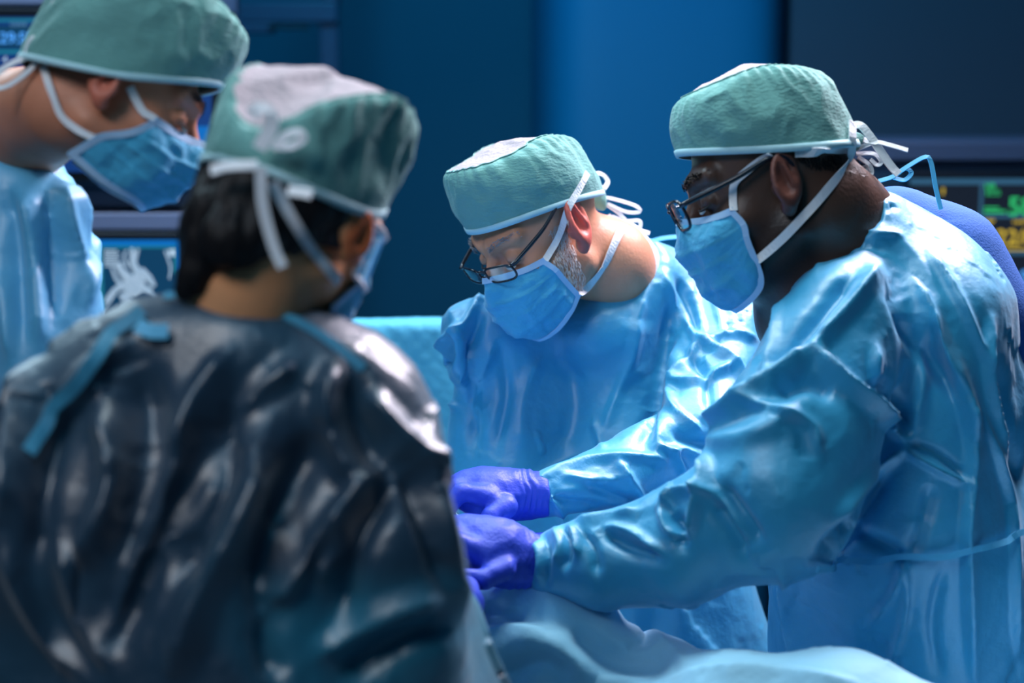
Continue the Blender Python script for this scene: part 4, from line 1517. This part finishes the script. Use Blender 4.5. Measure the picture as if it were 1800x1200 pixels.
# ================= right surgeon =================
def right():
    H = Head((0.2942, 1.9877, 1.5193), (90, -21, 6), 1.03, .97, 1.05, .93)
    root = thing('person', (.46, 2.03, 0), 'dark-skinned surgeon in black glasses and green cap reaching in from the right', 'person', None)
    prims = [('cap', H.w((0, -.035, -.055)), P(1450, 400, 2.02), .062, .070, .03), ('cap', P(1450, 400, 2.02), P(1500, 500, 2.05), .068, .095, .03),
             ('cap', H.w((0, -.075, -.045)), P(1500, 380, 2.03), .035, .048, .02), ('cap', H.w((0, .02, -.07)), P(1400, 470, 2.0), .045, .055, .03),
             cp(1420, 560, 2.05, 90, 1640, 560, 2.06, 110, .05)]
    body = make_body(root, H, prims, M['skin_dark'], skin_col((.105, .052, .036), (.17, .06, .045), stub=(.45, .45, .5)), H.c - [.2, .17, .30], H.c + [.32, .22, .17])
    make_eyes(body, H, M['hair_black'])
    cap, side, crown, trim = make_cap(root, H, band=(.054, .018, -.008), seam=(.68, .66, .66), top=(.112, -.001, .020), dome=.012, bulge=(.97, 1.08, 1.06), seed=41, size=1.0, pleats=34)
    pts = [list(r) for r in MASK_PTS]
    for i, c in ((2, (.069, .052, -.060)), (3, (.065, .053, -.074)), (4, (.060, .053, -.092))):
        pts[i][3] = c
    mk = make_mask(root, H, seed=15, grow=.002, pts=pts)
    gl = make_glasses(root, H, y0=.122, z0=-.010, earz=.014, half_w=.030, lw=.024, lh=.0175, rim=.002, temple_r=.0028)
    gp = [('cyl', P(1450, 405, 2.02), P(1550, 510, 2.07), .086, .03), cp(1530, 450, 2.06, 90, 1575, 580, 2.05, 180), cp(1575, 580, 2.05, 180, 1575, 900, 2.06, 200, .06), cp(1620, 525, 2.04, 100, 1665, 720, 2.08, 150, .05),
          cp(1430, 540, 2.04, 80, 1440, 700, 2.06, 90, .05), cp(1440, 700, 2.06, 90, 1500, 950, 2.06, 120, .05),
          cp(1490, 570, 1.93, 112, 1400, 770, 1.88, 128, .035), cp(1400, 770, 1.88, 124, 1366, 872, 1.86, 124, .03), cp(1366, 872, 1.86, 128, 1200, 957, 1.90, 95, .02),
          cp(1200, 957, 1.90, 95, 1060, 985, 1.93, 78, .015), cp(1060, 985, 1.93, 76, 945, 988, 1.95, 50, .01),
          cp(1420, 880, 2.15, 80, 1230, 930, 2.14, 58, .03), cp(1230, 930, 2.14, 58, 1000, 975, 2.08, 40, .02),
          wc((.49, 2.06, 1.0), (.54, 2.14, .45), .16, .18), wc((.56, 2.07, 1.0), (.60, 2.15, .45), .16, .18)]
    wr = P(935, 988, 1.95)
    gd = P(850, 970, 1.95) - wr
    gd /= np.linalg.norm(gd)
    S = [('r', 16, 16, [(1430, 612), (1370, 655), (1290, 712), (1225, 765)]), ('r', 13, 16, [(1430, 612), (1480, 665), (1540, 715), (1590, 770)]),
         ('v', 18, 12, [(1360, 690), (1420, 670), (1470, 690)]), ('v', 16, 12, [(1540, 660), (1570, 720), (1600, 760)]),
         ('r', 16, 12, [(1545, 470), (1490, 540), (1430, 612)]), ('v', 18, 14, [(1565, 480), (1590, 540), (1620, 610), (1690, 700)]),
         ('r', 12, 12, [(1600, 490), (1640, 560), (1690, 680), (1705, 760)]), ('f', 22, 14, [(1710, 1190), (1695, 950), (1700, 760), (1640, 560)]),
         ('r', 12, 9, [(1625, 560), (1620, 680), (1600, 780)]), ('v', 14, 10, [(1500, 480), (1440, 560), (1350, 660)]),
         ('r', 10, 8, [(1540, 600), (1545, 680), (1590, 780)]), ('v', 8, 7, [(1600, 780), (1650, 800), (1700, 840)]), ('r', 8, 8, [(1590, 790), (1640, 820), (1700, 850)]),
         ('r', 12, 9, [(1590, 785), (1530, 840), (1470, 920)]), ('v', 16, 12, [(1560, 830), (1500, 920), (1440, 985)]),
         ('r', 10, 8, [(1630, 440), (1690, 530), (1735, 640)]), ('r', 10, 10, [(1745, 560), (1735, 660), (1760, 800)]), ('v', 12, 10, [(1760, 640), (1770, 760), (1790, 850)]),
         ('f', 14, 9, [(1790, 1160), (1770, 900), (1725, 740)]), ('r', 7, 5, [(1480, 430), (1530, 410), (1580, 415)]), ('v', 6, 4, [(1470, 450), (1520, 430), (1560, 440)]), ('r', 6, 4, [(1500, 400), (1460, 440), (1430, 480)]),
         ('v', 12, 8, [(1350, 500), (1345, 580), (1325, 640)]), ('r', 10, 7, [(1370, 500), (1365, 580), (1340, 650)]),
         ('r', 12, 14, [(1242, 800), (1240, 850), (1222, 900), (1210, 945)]), ('r', 9, 11, [(1160, 892), (1190, 865), (1240, 860), (1262, 870)]), ('v', 12, 12, [(1180, 900), (1195, 930), (1200, 960)]),
         ('r', 9, 10, [(1160, 892), (1175, 930), (1210, 945)]), ('v', 14, 12, [(1255, 880), (1285, 930), (1320, 980)]), ('v', 12, 9, [(1265, 850), (1300, 900), (1340, 960)]), ('r', 10, 8, [(1262, 870), (1300, 940), (1325, 985)]),
         ('v', 12, 8, [(1060, 930), (1100, 960), (1160, 985)]), ('r', 10, 7, [(1060, 922), (1110, 935), (1165, 975)]),
         ('r', 7, 8, [(1000, 925), (1010, 940), (1015, 975)]), ('r', 7, 7, [(975, 930), (985, 960), (975, 990)]), ('v', 7, 7, [(990, 925), (998, 960), (992, 1000)]), ('v', 6, 6, [(955, 935), (962, 980), (960, 1030)]),
         ('r', 6, 6, [(940, 940), (950, 975), (948, 1020)]), ('v', 8, 7, [(1020, 930), (1040, 960), (1050, 1010)]), ('r', 8, 6, [(1010, 915), (1060, 905), (1120, 895)]),
         ('r', 12, 8, [(1300, 700), (1420, 740), (1440, 800)]), ('g', 20, 7, [(1180, 780), (1330, 760), (1420, 700)]),
         ('r', 9, 6, [(1590, 980), (1570, 1040), (1530, 1100)]), ('r', 9, 6, [(1590, 985), (1590, 1080), (1560, 1190)]), ('v', 12, 7, [(1500, 930), (1560, 960), (1590, 980)]),
         ('f', 12, 8, [(1400, 1170), (1380, 1080), (1372, 1000)]), ('v', 14, 7, [(1640, 850), (1620, 930), (1600, 980)]), ('v', 10, 6, [(1660, 1000), (1640, 1100), (1650, 1190)]),
         ('g', 14, 4, [(1560, 400), (1620, 470), (1660, 560)])]
    nk = P(1450, 400, 2.02)
    v, q = make_gown(gp, (.0, 1.65, .30), (.88, 2.42, 1.60), h=.0135, strokes=S, seed=51, crumple=(.8, 11, .4, 30),
                     cuts=[(wr - gd * .004, gd, .003)], carve=[(H.w((0, -.03, -.06)), P(1450, 405, 2.02), .068, .074)], fac=FAC, slack=SLACK, calm=(P(1460, 420, 2.03), .085))
    gown = add_mesh('surgical_gown', v, q, M['gown'], root)
    # royal blue scrub top seen where the gown opens at the back
    sp = [cp(1570, 400, 2.11, 66, 1650, 468, 2.11, 98, .05), cp(1650, 468, 2.11, 98, 1695, 570, 2.10, 104, .05), cp(1695, 570, 2.10, 104, 1660, 740, 2.08, 95, .05), cp(1480, 430, 2.06, 50, 1570, 400, 2.12, 65, .03)]
    v, q = make_gown(sp, (.25, 1.9, 1.0), (.8, 2.45, 1.55), h=.012, levels=1, crumple=(1, 14, .5, 40), base=.002)
    add_mesh('scrub_top', v, q, M['scrub'], root)
    B = bvh_of(body, side, trim)
    tape('mask_tie', B, [H.w((-.066, .058, -.026)), (1290, 320), (1325, 290), (1356, 268)], 14, M['tie'], mk, off=.003, n=30)
    tape('mask_tie', B, [H.w((-.062, .053, -.088)), (1385, 410), (1440, 350), (1480, 300), (1495, 268), (1493, 215)], 16, M['tie'], mk, off=.004, n=40)
    tape('mask_tie', B, [(1395, 268), (1440, 262), (1488, 262)], 17, M['tie'], mk, off=.003, n=20)
    dk = 2.0
    for pts, w in (([(1492, 268, dk), (1515, 258, dk), (1540, 250, dk), (1565, 255, dk), (1596, 264, dk)], 9), ([(1495, 222, dk), (1512, 220, dk), (1530, 240, dk), (1565, 290, dk), (1580, 306, dk)], 16),
                   ([(1498, 235, dk), (1515, 245, dk), (1540, 250, dk)], 12), ([(1505, 270, dk), (1535, 270, dk), (1549, 283, dk), (1542, 290, dk), (1530, 280, dk)], 8),
                   ([(1508, 275, dk), (1528, 290, dk), (1532, 304, dk), (1524, 306, dk), (1520, 290, dk)], 8)):
        tape('cap_tie', B, pts, w, M['tie'], cap, n=30)
    kv, kq = make_gown([cp(1478, 235, 1.995, 16, 1500, 248, dk, 12, .01), cp(1500, 248, dk, 12, 1508, 240, dk, 8, .01)], P(1490, 245, dk) - .05, P(1490, 245, dk) + .05, h=.004, levels=1, crumple=(1.5, 60, .8, 120), base=.001)
    add_mesh('gathered_knot', kv, kq, M['cap'], cap)
    G = bvh_of(gown)
    dn = 2.05
    tape('neck_tie', G, [(1545, 318, dn), (1570, 310, dn), (1590, 296, dn), (1625, 276, dn), (1636, 284, dn), (1645, 330, dn), (1654, 368, dn)], 8, M['gtie'], gown, n=40)
    tape('neck_tie', G, [(1570, 312, dn), (1590, 316, dn), (1602, 304, dn), (1592, 296, dn), (1576, 306, dn)], 8, M['gtie'], gown, n=24)
    tape('waist_tie', G, [(1425, 988), (1460, 988), (1500, 985), (1600, 980), (1680, 970), (1760, 948), (1800, 934), (1840, 920, 1.98)], 11, M['gtie_mid'], gown, off=.012, n=60, face=.6)
    hairs('short_black_hair', B, [(1400, 278), (1490, 268), (1520, 290), (1525, 310), (1480, 300), (1420, 292)], 900, .005, (.3, 0, -1), M['hair_black'], body, w=.0007)
    hp = [cp(955, 988, 1.95, 42, 915, 986, 1.95, 41, .01), cp(915, 986, 1.95, 41, 870, 976, 1.94, 46, .02), el(855, 968, 1.935, 50, 44, 52, .02), cp(880, 965, 1.94, 44, 815, 935, 1.945, 30, .03)]
    for i, (dy, dd, L) in enumerate([(-4, .030, 0), (4, .008, 4), (14, -.014, 4), (26, -.034, -4)]):
        hp += [cp(850, 948 + dy, 1.94 + dd, 21, 802 - L, 926 + dy, 1.935 + dd, 17, .008), cp(802 - L, 926 + dy, 1.935 + dd, 17, 775 - L, 955 + dy, 1.93 + dd, 15, .004), cp(775 - L, 955 + dy, 1.93 + dd, 15, 786, 992 + dy * .6, 1.925 + dd, 12.5, .003)]
    hp += [cp(885, 1000, 1.90, 22, 848, 1018, 1.885, 18, .008), cp(848, 1018, 1.885, 18, 815, 1012, 1.88, 14, .003)]
    make_glove(root, hp, P(850, 970, 1.93) - [.09, .09, .085], P(850, 970, 1.93) + [.073, .09, .08], wr, P(850, 970, 1.94) - wr, seed=13)
    hp2 = [cp(1000, 975, 2.08, 34, 960, 978, 2.07, 34, .01), el(930, 975, 2.07, 45, 34, 40, .02)]
    for i in range(4):
        hp2 += [cp(920, 968 + 5 * i, 2.04 + .022 * i, 16, 880, 975 + 4 * i, 2.04 + .022 * i, 13, .005), cp(880, 975 + 4 * i, 2.04 + .022 * i, 13, 862, 1005, 2.04 + .022 * i, 10, .004)]
    hp2 += [cp(935, 990, 2.03, 17, 900, 1008, 2.02, 12, .006)]
    make_glove(root, hp2, P(925, 980, 2.06) - .10, P(925, 980, 2.06) + .09, P(1000, 975, 2.08), P(900, 975, 2.06) - P(1000, 975, 2.08), seed=18)
    legs(root, .56, 2.13, math.pi / 2)


# ================= left surgeon =================
def left():
    H = Head((-0.395, 1.735, 1.622), (-82, -30, -8), .94, .78, 1.0, .93)
    root = thing('person', (-.62, 1.86, 0), 'young masked surgeon in brightly lit blue gown looking down at far left', 'person', None)
    prims = [('cap', H.w((0, -.035, -.055)), P(40, 218, 1.82), .052, .052, .03), ('cap', P(40, 218, 1.82), P(-70, 310, 1.91), .052, .060, .03), cp(-140, 470, 1.92, 60, 0, 470, 1.90, 55, .05)]
    body = make_body(root, H, prims, M['skin'], skin_col((.62, .24, .14), (.60, .17, .11)), H.c - [.32, .16, .30], H.c + [.18, .26, .17])
    make_eyes(body, H, M['hair_brown'])
    cap, side, crown, trim = make_cap(root, H, band=(.050, -.010, -.038), seam=(.72, .84, .74), top=(.130, .014, .02), seed=61, size=1.10, back=.86, pleats=34)
    pts = [list(r) for r in MASK_PTS]
    for i, c in ((1, (.071, .046, -.046)), (2, (.069, .032, -.062)), (3, (.067, .012, -.080)), (4, (.056, -.008, -.120))):
        pts[i][3] = c
    pts[4][2] = (.046, .040, -.132)
    mk = make_mask(root, H, seed=25, pts=pts)
    gp = [('cyl', P(12, 268, 1.83), P(-70, 350, 1.88), .080, .02), cp(-90, 278, 1.84, 92, 86, 372, 1.79, 58, .03), cp(-60, 400, 1.90, 110, 0, 480, 1.88, 130), cp(-30, 470, 1.88, 150, -40, 800, 1.88, 170, .06), cp(60, 420, 1.80, 75, 70, 560, 1.80, 88, .03), cp(70, 560, 1.80, 88, 90, 760, 1.78, 84, .03),
          cp(90, 760, 1.78, 80, 330, 900, 1.85, 52, .02), cp(330, 900, 1.85, 52, 500, 960, 1.88, 44, .02), cp(-200, 480, 2.0, 90, -160, 780, 2.02, 80, .04), cp(-160, 780, 2.02, 80, 200, 930, 2.05, 45, .02),
          wc((-.62, 1.88, 1.0), (-.62, 1.88, .45), .19, .24)]
    S = [('r', 16, 10, [(112, 325), (130, 420), (150, 520)]), ('v', 18, 11, [(85, 330), (95, 430), (100, 560)]), ('r', 16, 9, [(40, 330), (60, 450), (70, 600)]), ('v', 14, 8, [(10, 330), (25, 430), (40, 600)]),
         ('r', 12, 8, [(125, 320), (160, 410), (155, 540)]), ('r', 14, 7, [(0, 400), (5, 500), (20, 640)])]
    v, q = make_gown(gp, (-1.15, 1.5, .30), (-.15, 2.3, 1.64), h=.015, strokes=S, seed=71, levels=2, crumple=(1.6, 12, .6, 34), carve=[(H.w((0, -.03, -.06)), P(70, 190, 1.79), .052, .054)], fac=FAC, slack=SLACK, calm=(P(10, 262, 1.82), .08))
    gown = add_mesh('surgical_gown', v, q, M['gown_lit'], root)
    sp = [('cyl', P(24, 244, 1.83), P(-60, 315, 1.89), .063, .02)]
    a_, b_ = P(70, 250, 1.80), P(10, 340, 1.86)
    cn = (a_ - b_) / np.linalg.norm(a_ - b_)
    v, q = make_gown(sp, P(-10, 270, 1.84) - .22, P(-10, 270, 1.84) + .22, h=.009, levels=1, crumple=(.8, 20, .4, 50), base=.001)
    add_mesh('undershirt', v, q, M['white_shirt'], root)
    B = bvh_of(body, side, trim)
    tape('mask_tie', B, [H.w((.066, .058, -.026)), (250, 200), (228, 152)], 15, M['tie'], mk, off=.003, n=24)
    tape('mask_tie', B, [H.w((.064, .012, -.086)), (110, 205), (88, 150), (80, 118)], 13, M['tie'], mk, off=.004, n=30)
    dk = 1.66
    for pts, w in (([(98, 62, dk), (90, 30, dk), (95, 5, dk), (105, 0, dk), (108, 25, dk), (100, 62, dk)], 9), ([(75, 80, dk), (60, 95, dk), (20, 112, dk), (-10, 132, dk)], 11),
                   ([(76, 95, dk), (50, 125, dk), (15, 150, dk), (-15, 158, dk)], 9), ([(80, 75, dk), (60, 68, dk), (50, 92, dk), (70, 100, dk)], 14), ([(85, 80, dk), (66, 72, dk), (60, 64, dk)], 12)):
        tape('cap_tie', B, pts, w, M['tie'], cap, n=30)
    kv, kq = make_gown([cp(60, 84, dk, 9, 100, 78, dk, 22, .01)], P(80, 85, dk) - .06, P(80, 85, dk) + .06, h=.004, levels=1, crumple=(1.5, 60, .8, 120), base=.001)
    add_mesh('gathered_knot', kv, kq, M['cap'], cap)
    rest_hand(root, P(495, 958, 1.88), P(600, 985, 1.93), seed=31)
    rest_hand(root, P(198, 929, 2.05), P(300, 965, 2.08), seed=32)
    legs(root, -.62, 1.90, -math.pi / 2)


# ================= woman in the foreground =================
def woman():
    H = Head((-0.192, 1.5014, 1.514), (-22, -26, 12), .95, .72, 1.0, .97)
    H.sk = .55
    root = thing('person', (-.25, 1.5, 0), 'dark-haired woman seen from behind in a shiny dark blue gown, in the foreground', 'person', None)
    prims = [('cap', H.w((0, -.035, -.055)), P(440, 500, 1.48), .050, .052, .03), ('cap', P(440, 500, 1.48), P(420, 620, 1.50), .050, .055, .02), cp(300, 730, 1.52, 60, 520, 730, 1.52, 60, .05)]
    body = make_body(root, H, prims, M['skin'], skin_col((.78, .36, .17), (.80, .18, .06)), H.c - [.22, .2, .30], H.c + [.17, .2, .16], h=.0032)
    make_eyes(body, H, M['hair_black'])
    cap, side, crown, trim = make_cap(root, H, band=(.046, .008, -.004), seam=(.90, .90, .96), top=(.120, -.010, .070), dome=.014, bulge=(1.06, 1.06, 1.10), seed=81, notch=.016, size=.98, pleats=24, pamp=.0035, wr=1.3)
    mk = make_mask(root, H, seed=35)
    # hair under the cap and a low bun
    def hf(p):
        l = H.l(p)
        d = s_ell(l, np.array([0, -.016, .006]), np.array([.0785, .0915, .066]))
        d = smax(d, l[:, 1] - .035 + l[:, 2] * .3, .01)
        d = smin(d, s_ell(l, np.array([0, -.052, -.045]), np.array([.060, .048, .052])), .02)
        d = smax(d, -l[:, 2] - .095, .01)
        d = smax(d, -s_ell(np.abs(l) * [1, 0, 0] + l * [0, 1, 1], np.array([.082, -.004, -.016]), np.array([.022, .022, .034])), .006)
        d = smin(d, ev([cp(440, 350, 1.44, 55, 410, 420, 1.42, 58, .02), cp(400, 330, 1.47, 48, 375, 400, 1.45, 52, .02), cp(375, 400, 1.45, 50, 345, 480, 1.44, 34, .02), cp(345, 480, 1.44, 34, 320, 510, 1.44, 20, .01)], p), .02)
        return d
    v, q = nets(hf, H.c - [.2, .2, .20], H.c + [.13, .14, .12], .004)
    v, q = subdivide(relax(v, q, 1), q)
    v = relax(v, q, 1)
    n = normals(v, q)
    v = v + n * (noise(v * np.array([1, 1, .25]), 90, 4) * .003)[:, None]
    bun = add_mesh('hair_bun', v, q, M['hair_black'], root)
    gp = [cp(262, 600, 1.48, 76, 440, 606, 1.47, 72, .03), cp(440, 606, 1.47, 72, 555, 640, 1.48, 68, .03), el(400, 820, 1.50, 300, 250, 150), cp(210, 720, 1.50, 110, 590, 725, 1.50, 125, .06), cp(400, 640, 1.49, 90, 400, 760, 1.48, 150, .06), cp(150, 760, 1.50, 110, 90, 900, 1.48, 140, .05),
          cp(330, 950, 1.50, 240, 350, 1250, 1.5, 250, .06), cp(480, 950, 1.50, 210, 480, 1250, 1.5, 220, .06), cp(90, 900, 1.48, 130, 70, 1150, 1.5, 110, .05), cp(70, 1150, 1.5, 105, 250, 1180, 1.75, 50, .02),
          cp(620, 760, 1.49, 120, 670, 950, 1.46, 110, .05), cp(670, 950, 1.46, 110, 700, 1110, 1.48, 108, .04), cp(700, 1110, 1.48, 102, 790, 1090, 1.72, 52, .02), cp(790, 1090, 1.72, 50, 805, 1075, 1.78, 42, .01),
          wc((-.25, 1.5, .95), (-.25, 1.5, .45), .22, .26), wc((-.17, 1.5, .95), (-.17, 1.5, .45), .2, .24)]
    S = [('r', 26, 15, [(590, 640), (578, 740), (625, 850)]), ('r', 22, 14, [(640, 690), (700, 760), (755, 830)]), ('v', 24, 14, [(620, 660), (640, 760), (690, 840)]),
         ('r', 26, 14, [(175, 700), (195, 850), (140, 1000)]), ('v', 30, 16, [(250, 640), (250, 820), (200, 1000)]), ('r', 34, 16, [(450, 790), (420, 900), (345, 1060), (300, 1195)]),
         ('v', 34, 16, [(480, 660), (350, 800), (250, 1000), (180, 1150)]), ('r', 18, 12, [(330, 780), (270, 900), (180, 1130)]), ('v', 30, 16, [(420, 700), (390, 850), (300, 1040)]),
         ('r', 24, 14, [(60, 650), (20, 760), (5, 900)]), ('v', 24, 14, [(110, 700), (80, 850), (60, 1000)]), ('r', 24, 13, [(100, 950), (150, 1080), (200, 1180)]), ('r', 20, 12, [(0, 960), (60, 1080), (150, 1190)]),
         ('r', 22, 13, [(695, 790), (610, 890), (520, 1000), (460, 1100)]), ('v', 26, 15, [(690, 840), (620, 960), (600, 1100)]), ('r', 18, 10, [(600, 900), (600, 960), (560, 1020)]), ('v', 28, 14, [(560, 760), (500, 900), (450, 1060)]),
         ('v', 26, 14, [(480, 1040), (470, 1120), (490, 1195)]), ('r', 24, 12, [(520, 640), (440, 700), (400, 790)]), ('r', 20, 10, [(400, 620), (330, 720), (300, 800)]), ('v', 20, 12, [(720, 820), (760, 930), (790, 1030)]),
         ('r', 20, 12, [(745, 760), (790, 950), (812, 1080)]), ('r', 24, 12, [(560, 1150), (650, 1090), (780, 1040)]), ('v', 22, 10, [(600, 1190), (700, 1130), (800, 1100)]), ('r', 18, 10, [(230, 600), (150, 660), (90, 740)])]
    v, q = make_gown(gp, (-.85, 1.15, .32), (.05, 2.0, 1.52), h=.0155, strokes=S, seed=91, levels=2, crumple=(1.2, 8, .6, 20), carve=[(H.w((0, -.035, -.05)), P(450, 480, 1.48), .048, .050)], fac=((.11, .12, .6),), slack=SLACK, calm=(P(425, 540, 1.48), .06))
    # film near black: navy scrubs beneath plus painted shade; teal on sleeve and hem
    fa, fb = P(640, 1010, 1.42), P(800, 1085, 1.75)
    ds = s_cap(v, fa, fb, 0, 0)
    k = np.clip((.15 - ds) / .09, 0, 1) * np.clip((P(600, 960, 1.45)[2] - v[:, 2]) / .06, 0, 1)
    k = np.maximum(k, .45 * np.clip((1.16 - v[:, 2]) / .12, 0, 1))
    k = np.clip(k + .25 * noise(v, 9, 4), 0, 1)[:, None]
    gown = add_mesh('surgical_gown', v, q, M['gown_shaded'], root, col=np.array([[.009, .040, .080]]) * (1 - k) + np.array([[.012, .19, .30]]) * k)
    lab(gown, 'shiny dark blue gown, its back to the camera')
    sp = [('cyl', P(448, 556, 1.49), P(430, 640, 1.49), .056, .02)]
    a_, b_ = P(440, 500, 1.48), P(410, 600, 1.48)
    cn = (a_ - b_) / np.linalg.norm(a_ - b_)
    v, q = make_gown(sp, P(410, 600, 1.48) - .18, P(410, 600, 1.48) + .18, h=.009, levels=1, crumple=(.8, 20, .4, 50), base=.001)
    add_mesh('scrub_top', v, q, M['scrub'], root)
    B = bvh_of(body, side, trim, bun)
    tape('mask_tie', B, [(590, 492), (560, 460), (520, 400), (478, 320)], 20, M['tie'], mk, off=.004, n=30)
    dk = 1.385
    for pts, w in (([(458, 292, dk), (462, 360, dk), (480, 430, dk), (497, 470, dk)], 20), ([(455, 262, dk), (475, 225, dk), (475, 200, dk), (455, 190, dk), (440, 205, dk)], 26),
                   ([(480, 262, dk), (500, 240, dk), (525, 232, dk), (532, 245, dk), (510, 258, dk), (485, 256, dk)], 16), ([(505, 335, dk), (530, 338, dk), (548, 342, dk)], 22),
                   ([(452, 290, dk), (400, 292, dk), (370, 300, dk)], 22)):
        tape('cap_tie', B, pts, w, M['tie'], cap, n=30)
    G = bvh_of(gown)
    tape('neck_tie', G, [(255, 555), (200, 595), (140, 660), (90, 730), (40, 800)], 26, M['gtie_dark'], gown, off=.008, n=40, face=.5)
    tape('neck_tie', G, [(246, 580), (270, 588), (304, 588)], 26, M['gtie'], gown, off=.010, n=16, face=.5)
    tape('neck_binding', G, [(290, 527), (350, 525), (430, 540), (500, 560), (560, 590), (640, 650)], 18, M['gtie_dark'], gown, off=.004, n=40, face=.3)
    # clear visor held by a white strap
    vis = bpy.data.objects.new('clear_visor', None)
    COL.objects.link(vis)
    vis.parent = root
    vis.matrix_parent_inverse = root.matrix_basis.inverted()
    nu, nv = 40, 12
    V = []
    for j in range(nv):
        for i in range(nu):
            a = math.radians(-85 + 170 * i / (nu - 1))
            z = .020 - .070 * j / (nv - 1)
            V.append((.080 * math.sin(a), .112 * math.cos(a) + .002, z - .01 * abs(math.sin(a))))
    V = np.array(V)
    add_mesh('visor_lens', H.w(V), grid_faces(nu, nv), M['visor'], vis)
    Vg = V.reshape(nv, nu, 3)
    tube('visor_rim', H.w(np.concatenate([Vg[0], Vg[:, -1], Vg[-1, ::-1], Vg[::-1, 0]])), .0022, M['tie'], vis, n=120, sides=6)
    hp = [cp(790, 1080, 1.76, 38, 812, 1062, 1.82, 38, .01), el(815, 1045, 1.86, 30, 34, 50, .02)]
    for i in range(4):
        hp += [cp(818, 1040, 1.86 + .012 * i, 18, 816 - 3 * i, 1012 + 5 * i, 1.90 + .004 * i, 15, .005), cp(816 - 3 * i, 1012 + 5 * i, 1.90 + .004 * i, 15, 800 - 3 * i, 1035 + 4 * i, 1.92, 12, .004)]
    hp += [cp(822, 1055, 1.84, 20, 812, 1085, 1.86, 14, .006)]
    make_glove(root, hp, P(810, 1050, 1.85) - .11, P(810, 1050, 1.85) + .10, P(795, 1078, 1.77), P(815, 1040, 1.88) - P(795, 1078, 1.77), seed=23)
    rest_hand(root, P(248, 1180, 1.75), P(330, 1160, 1.88), seed=33)
    legs(root, -.22, 1.5, 0)


middle()
right()
left()
woman()
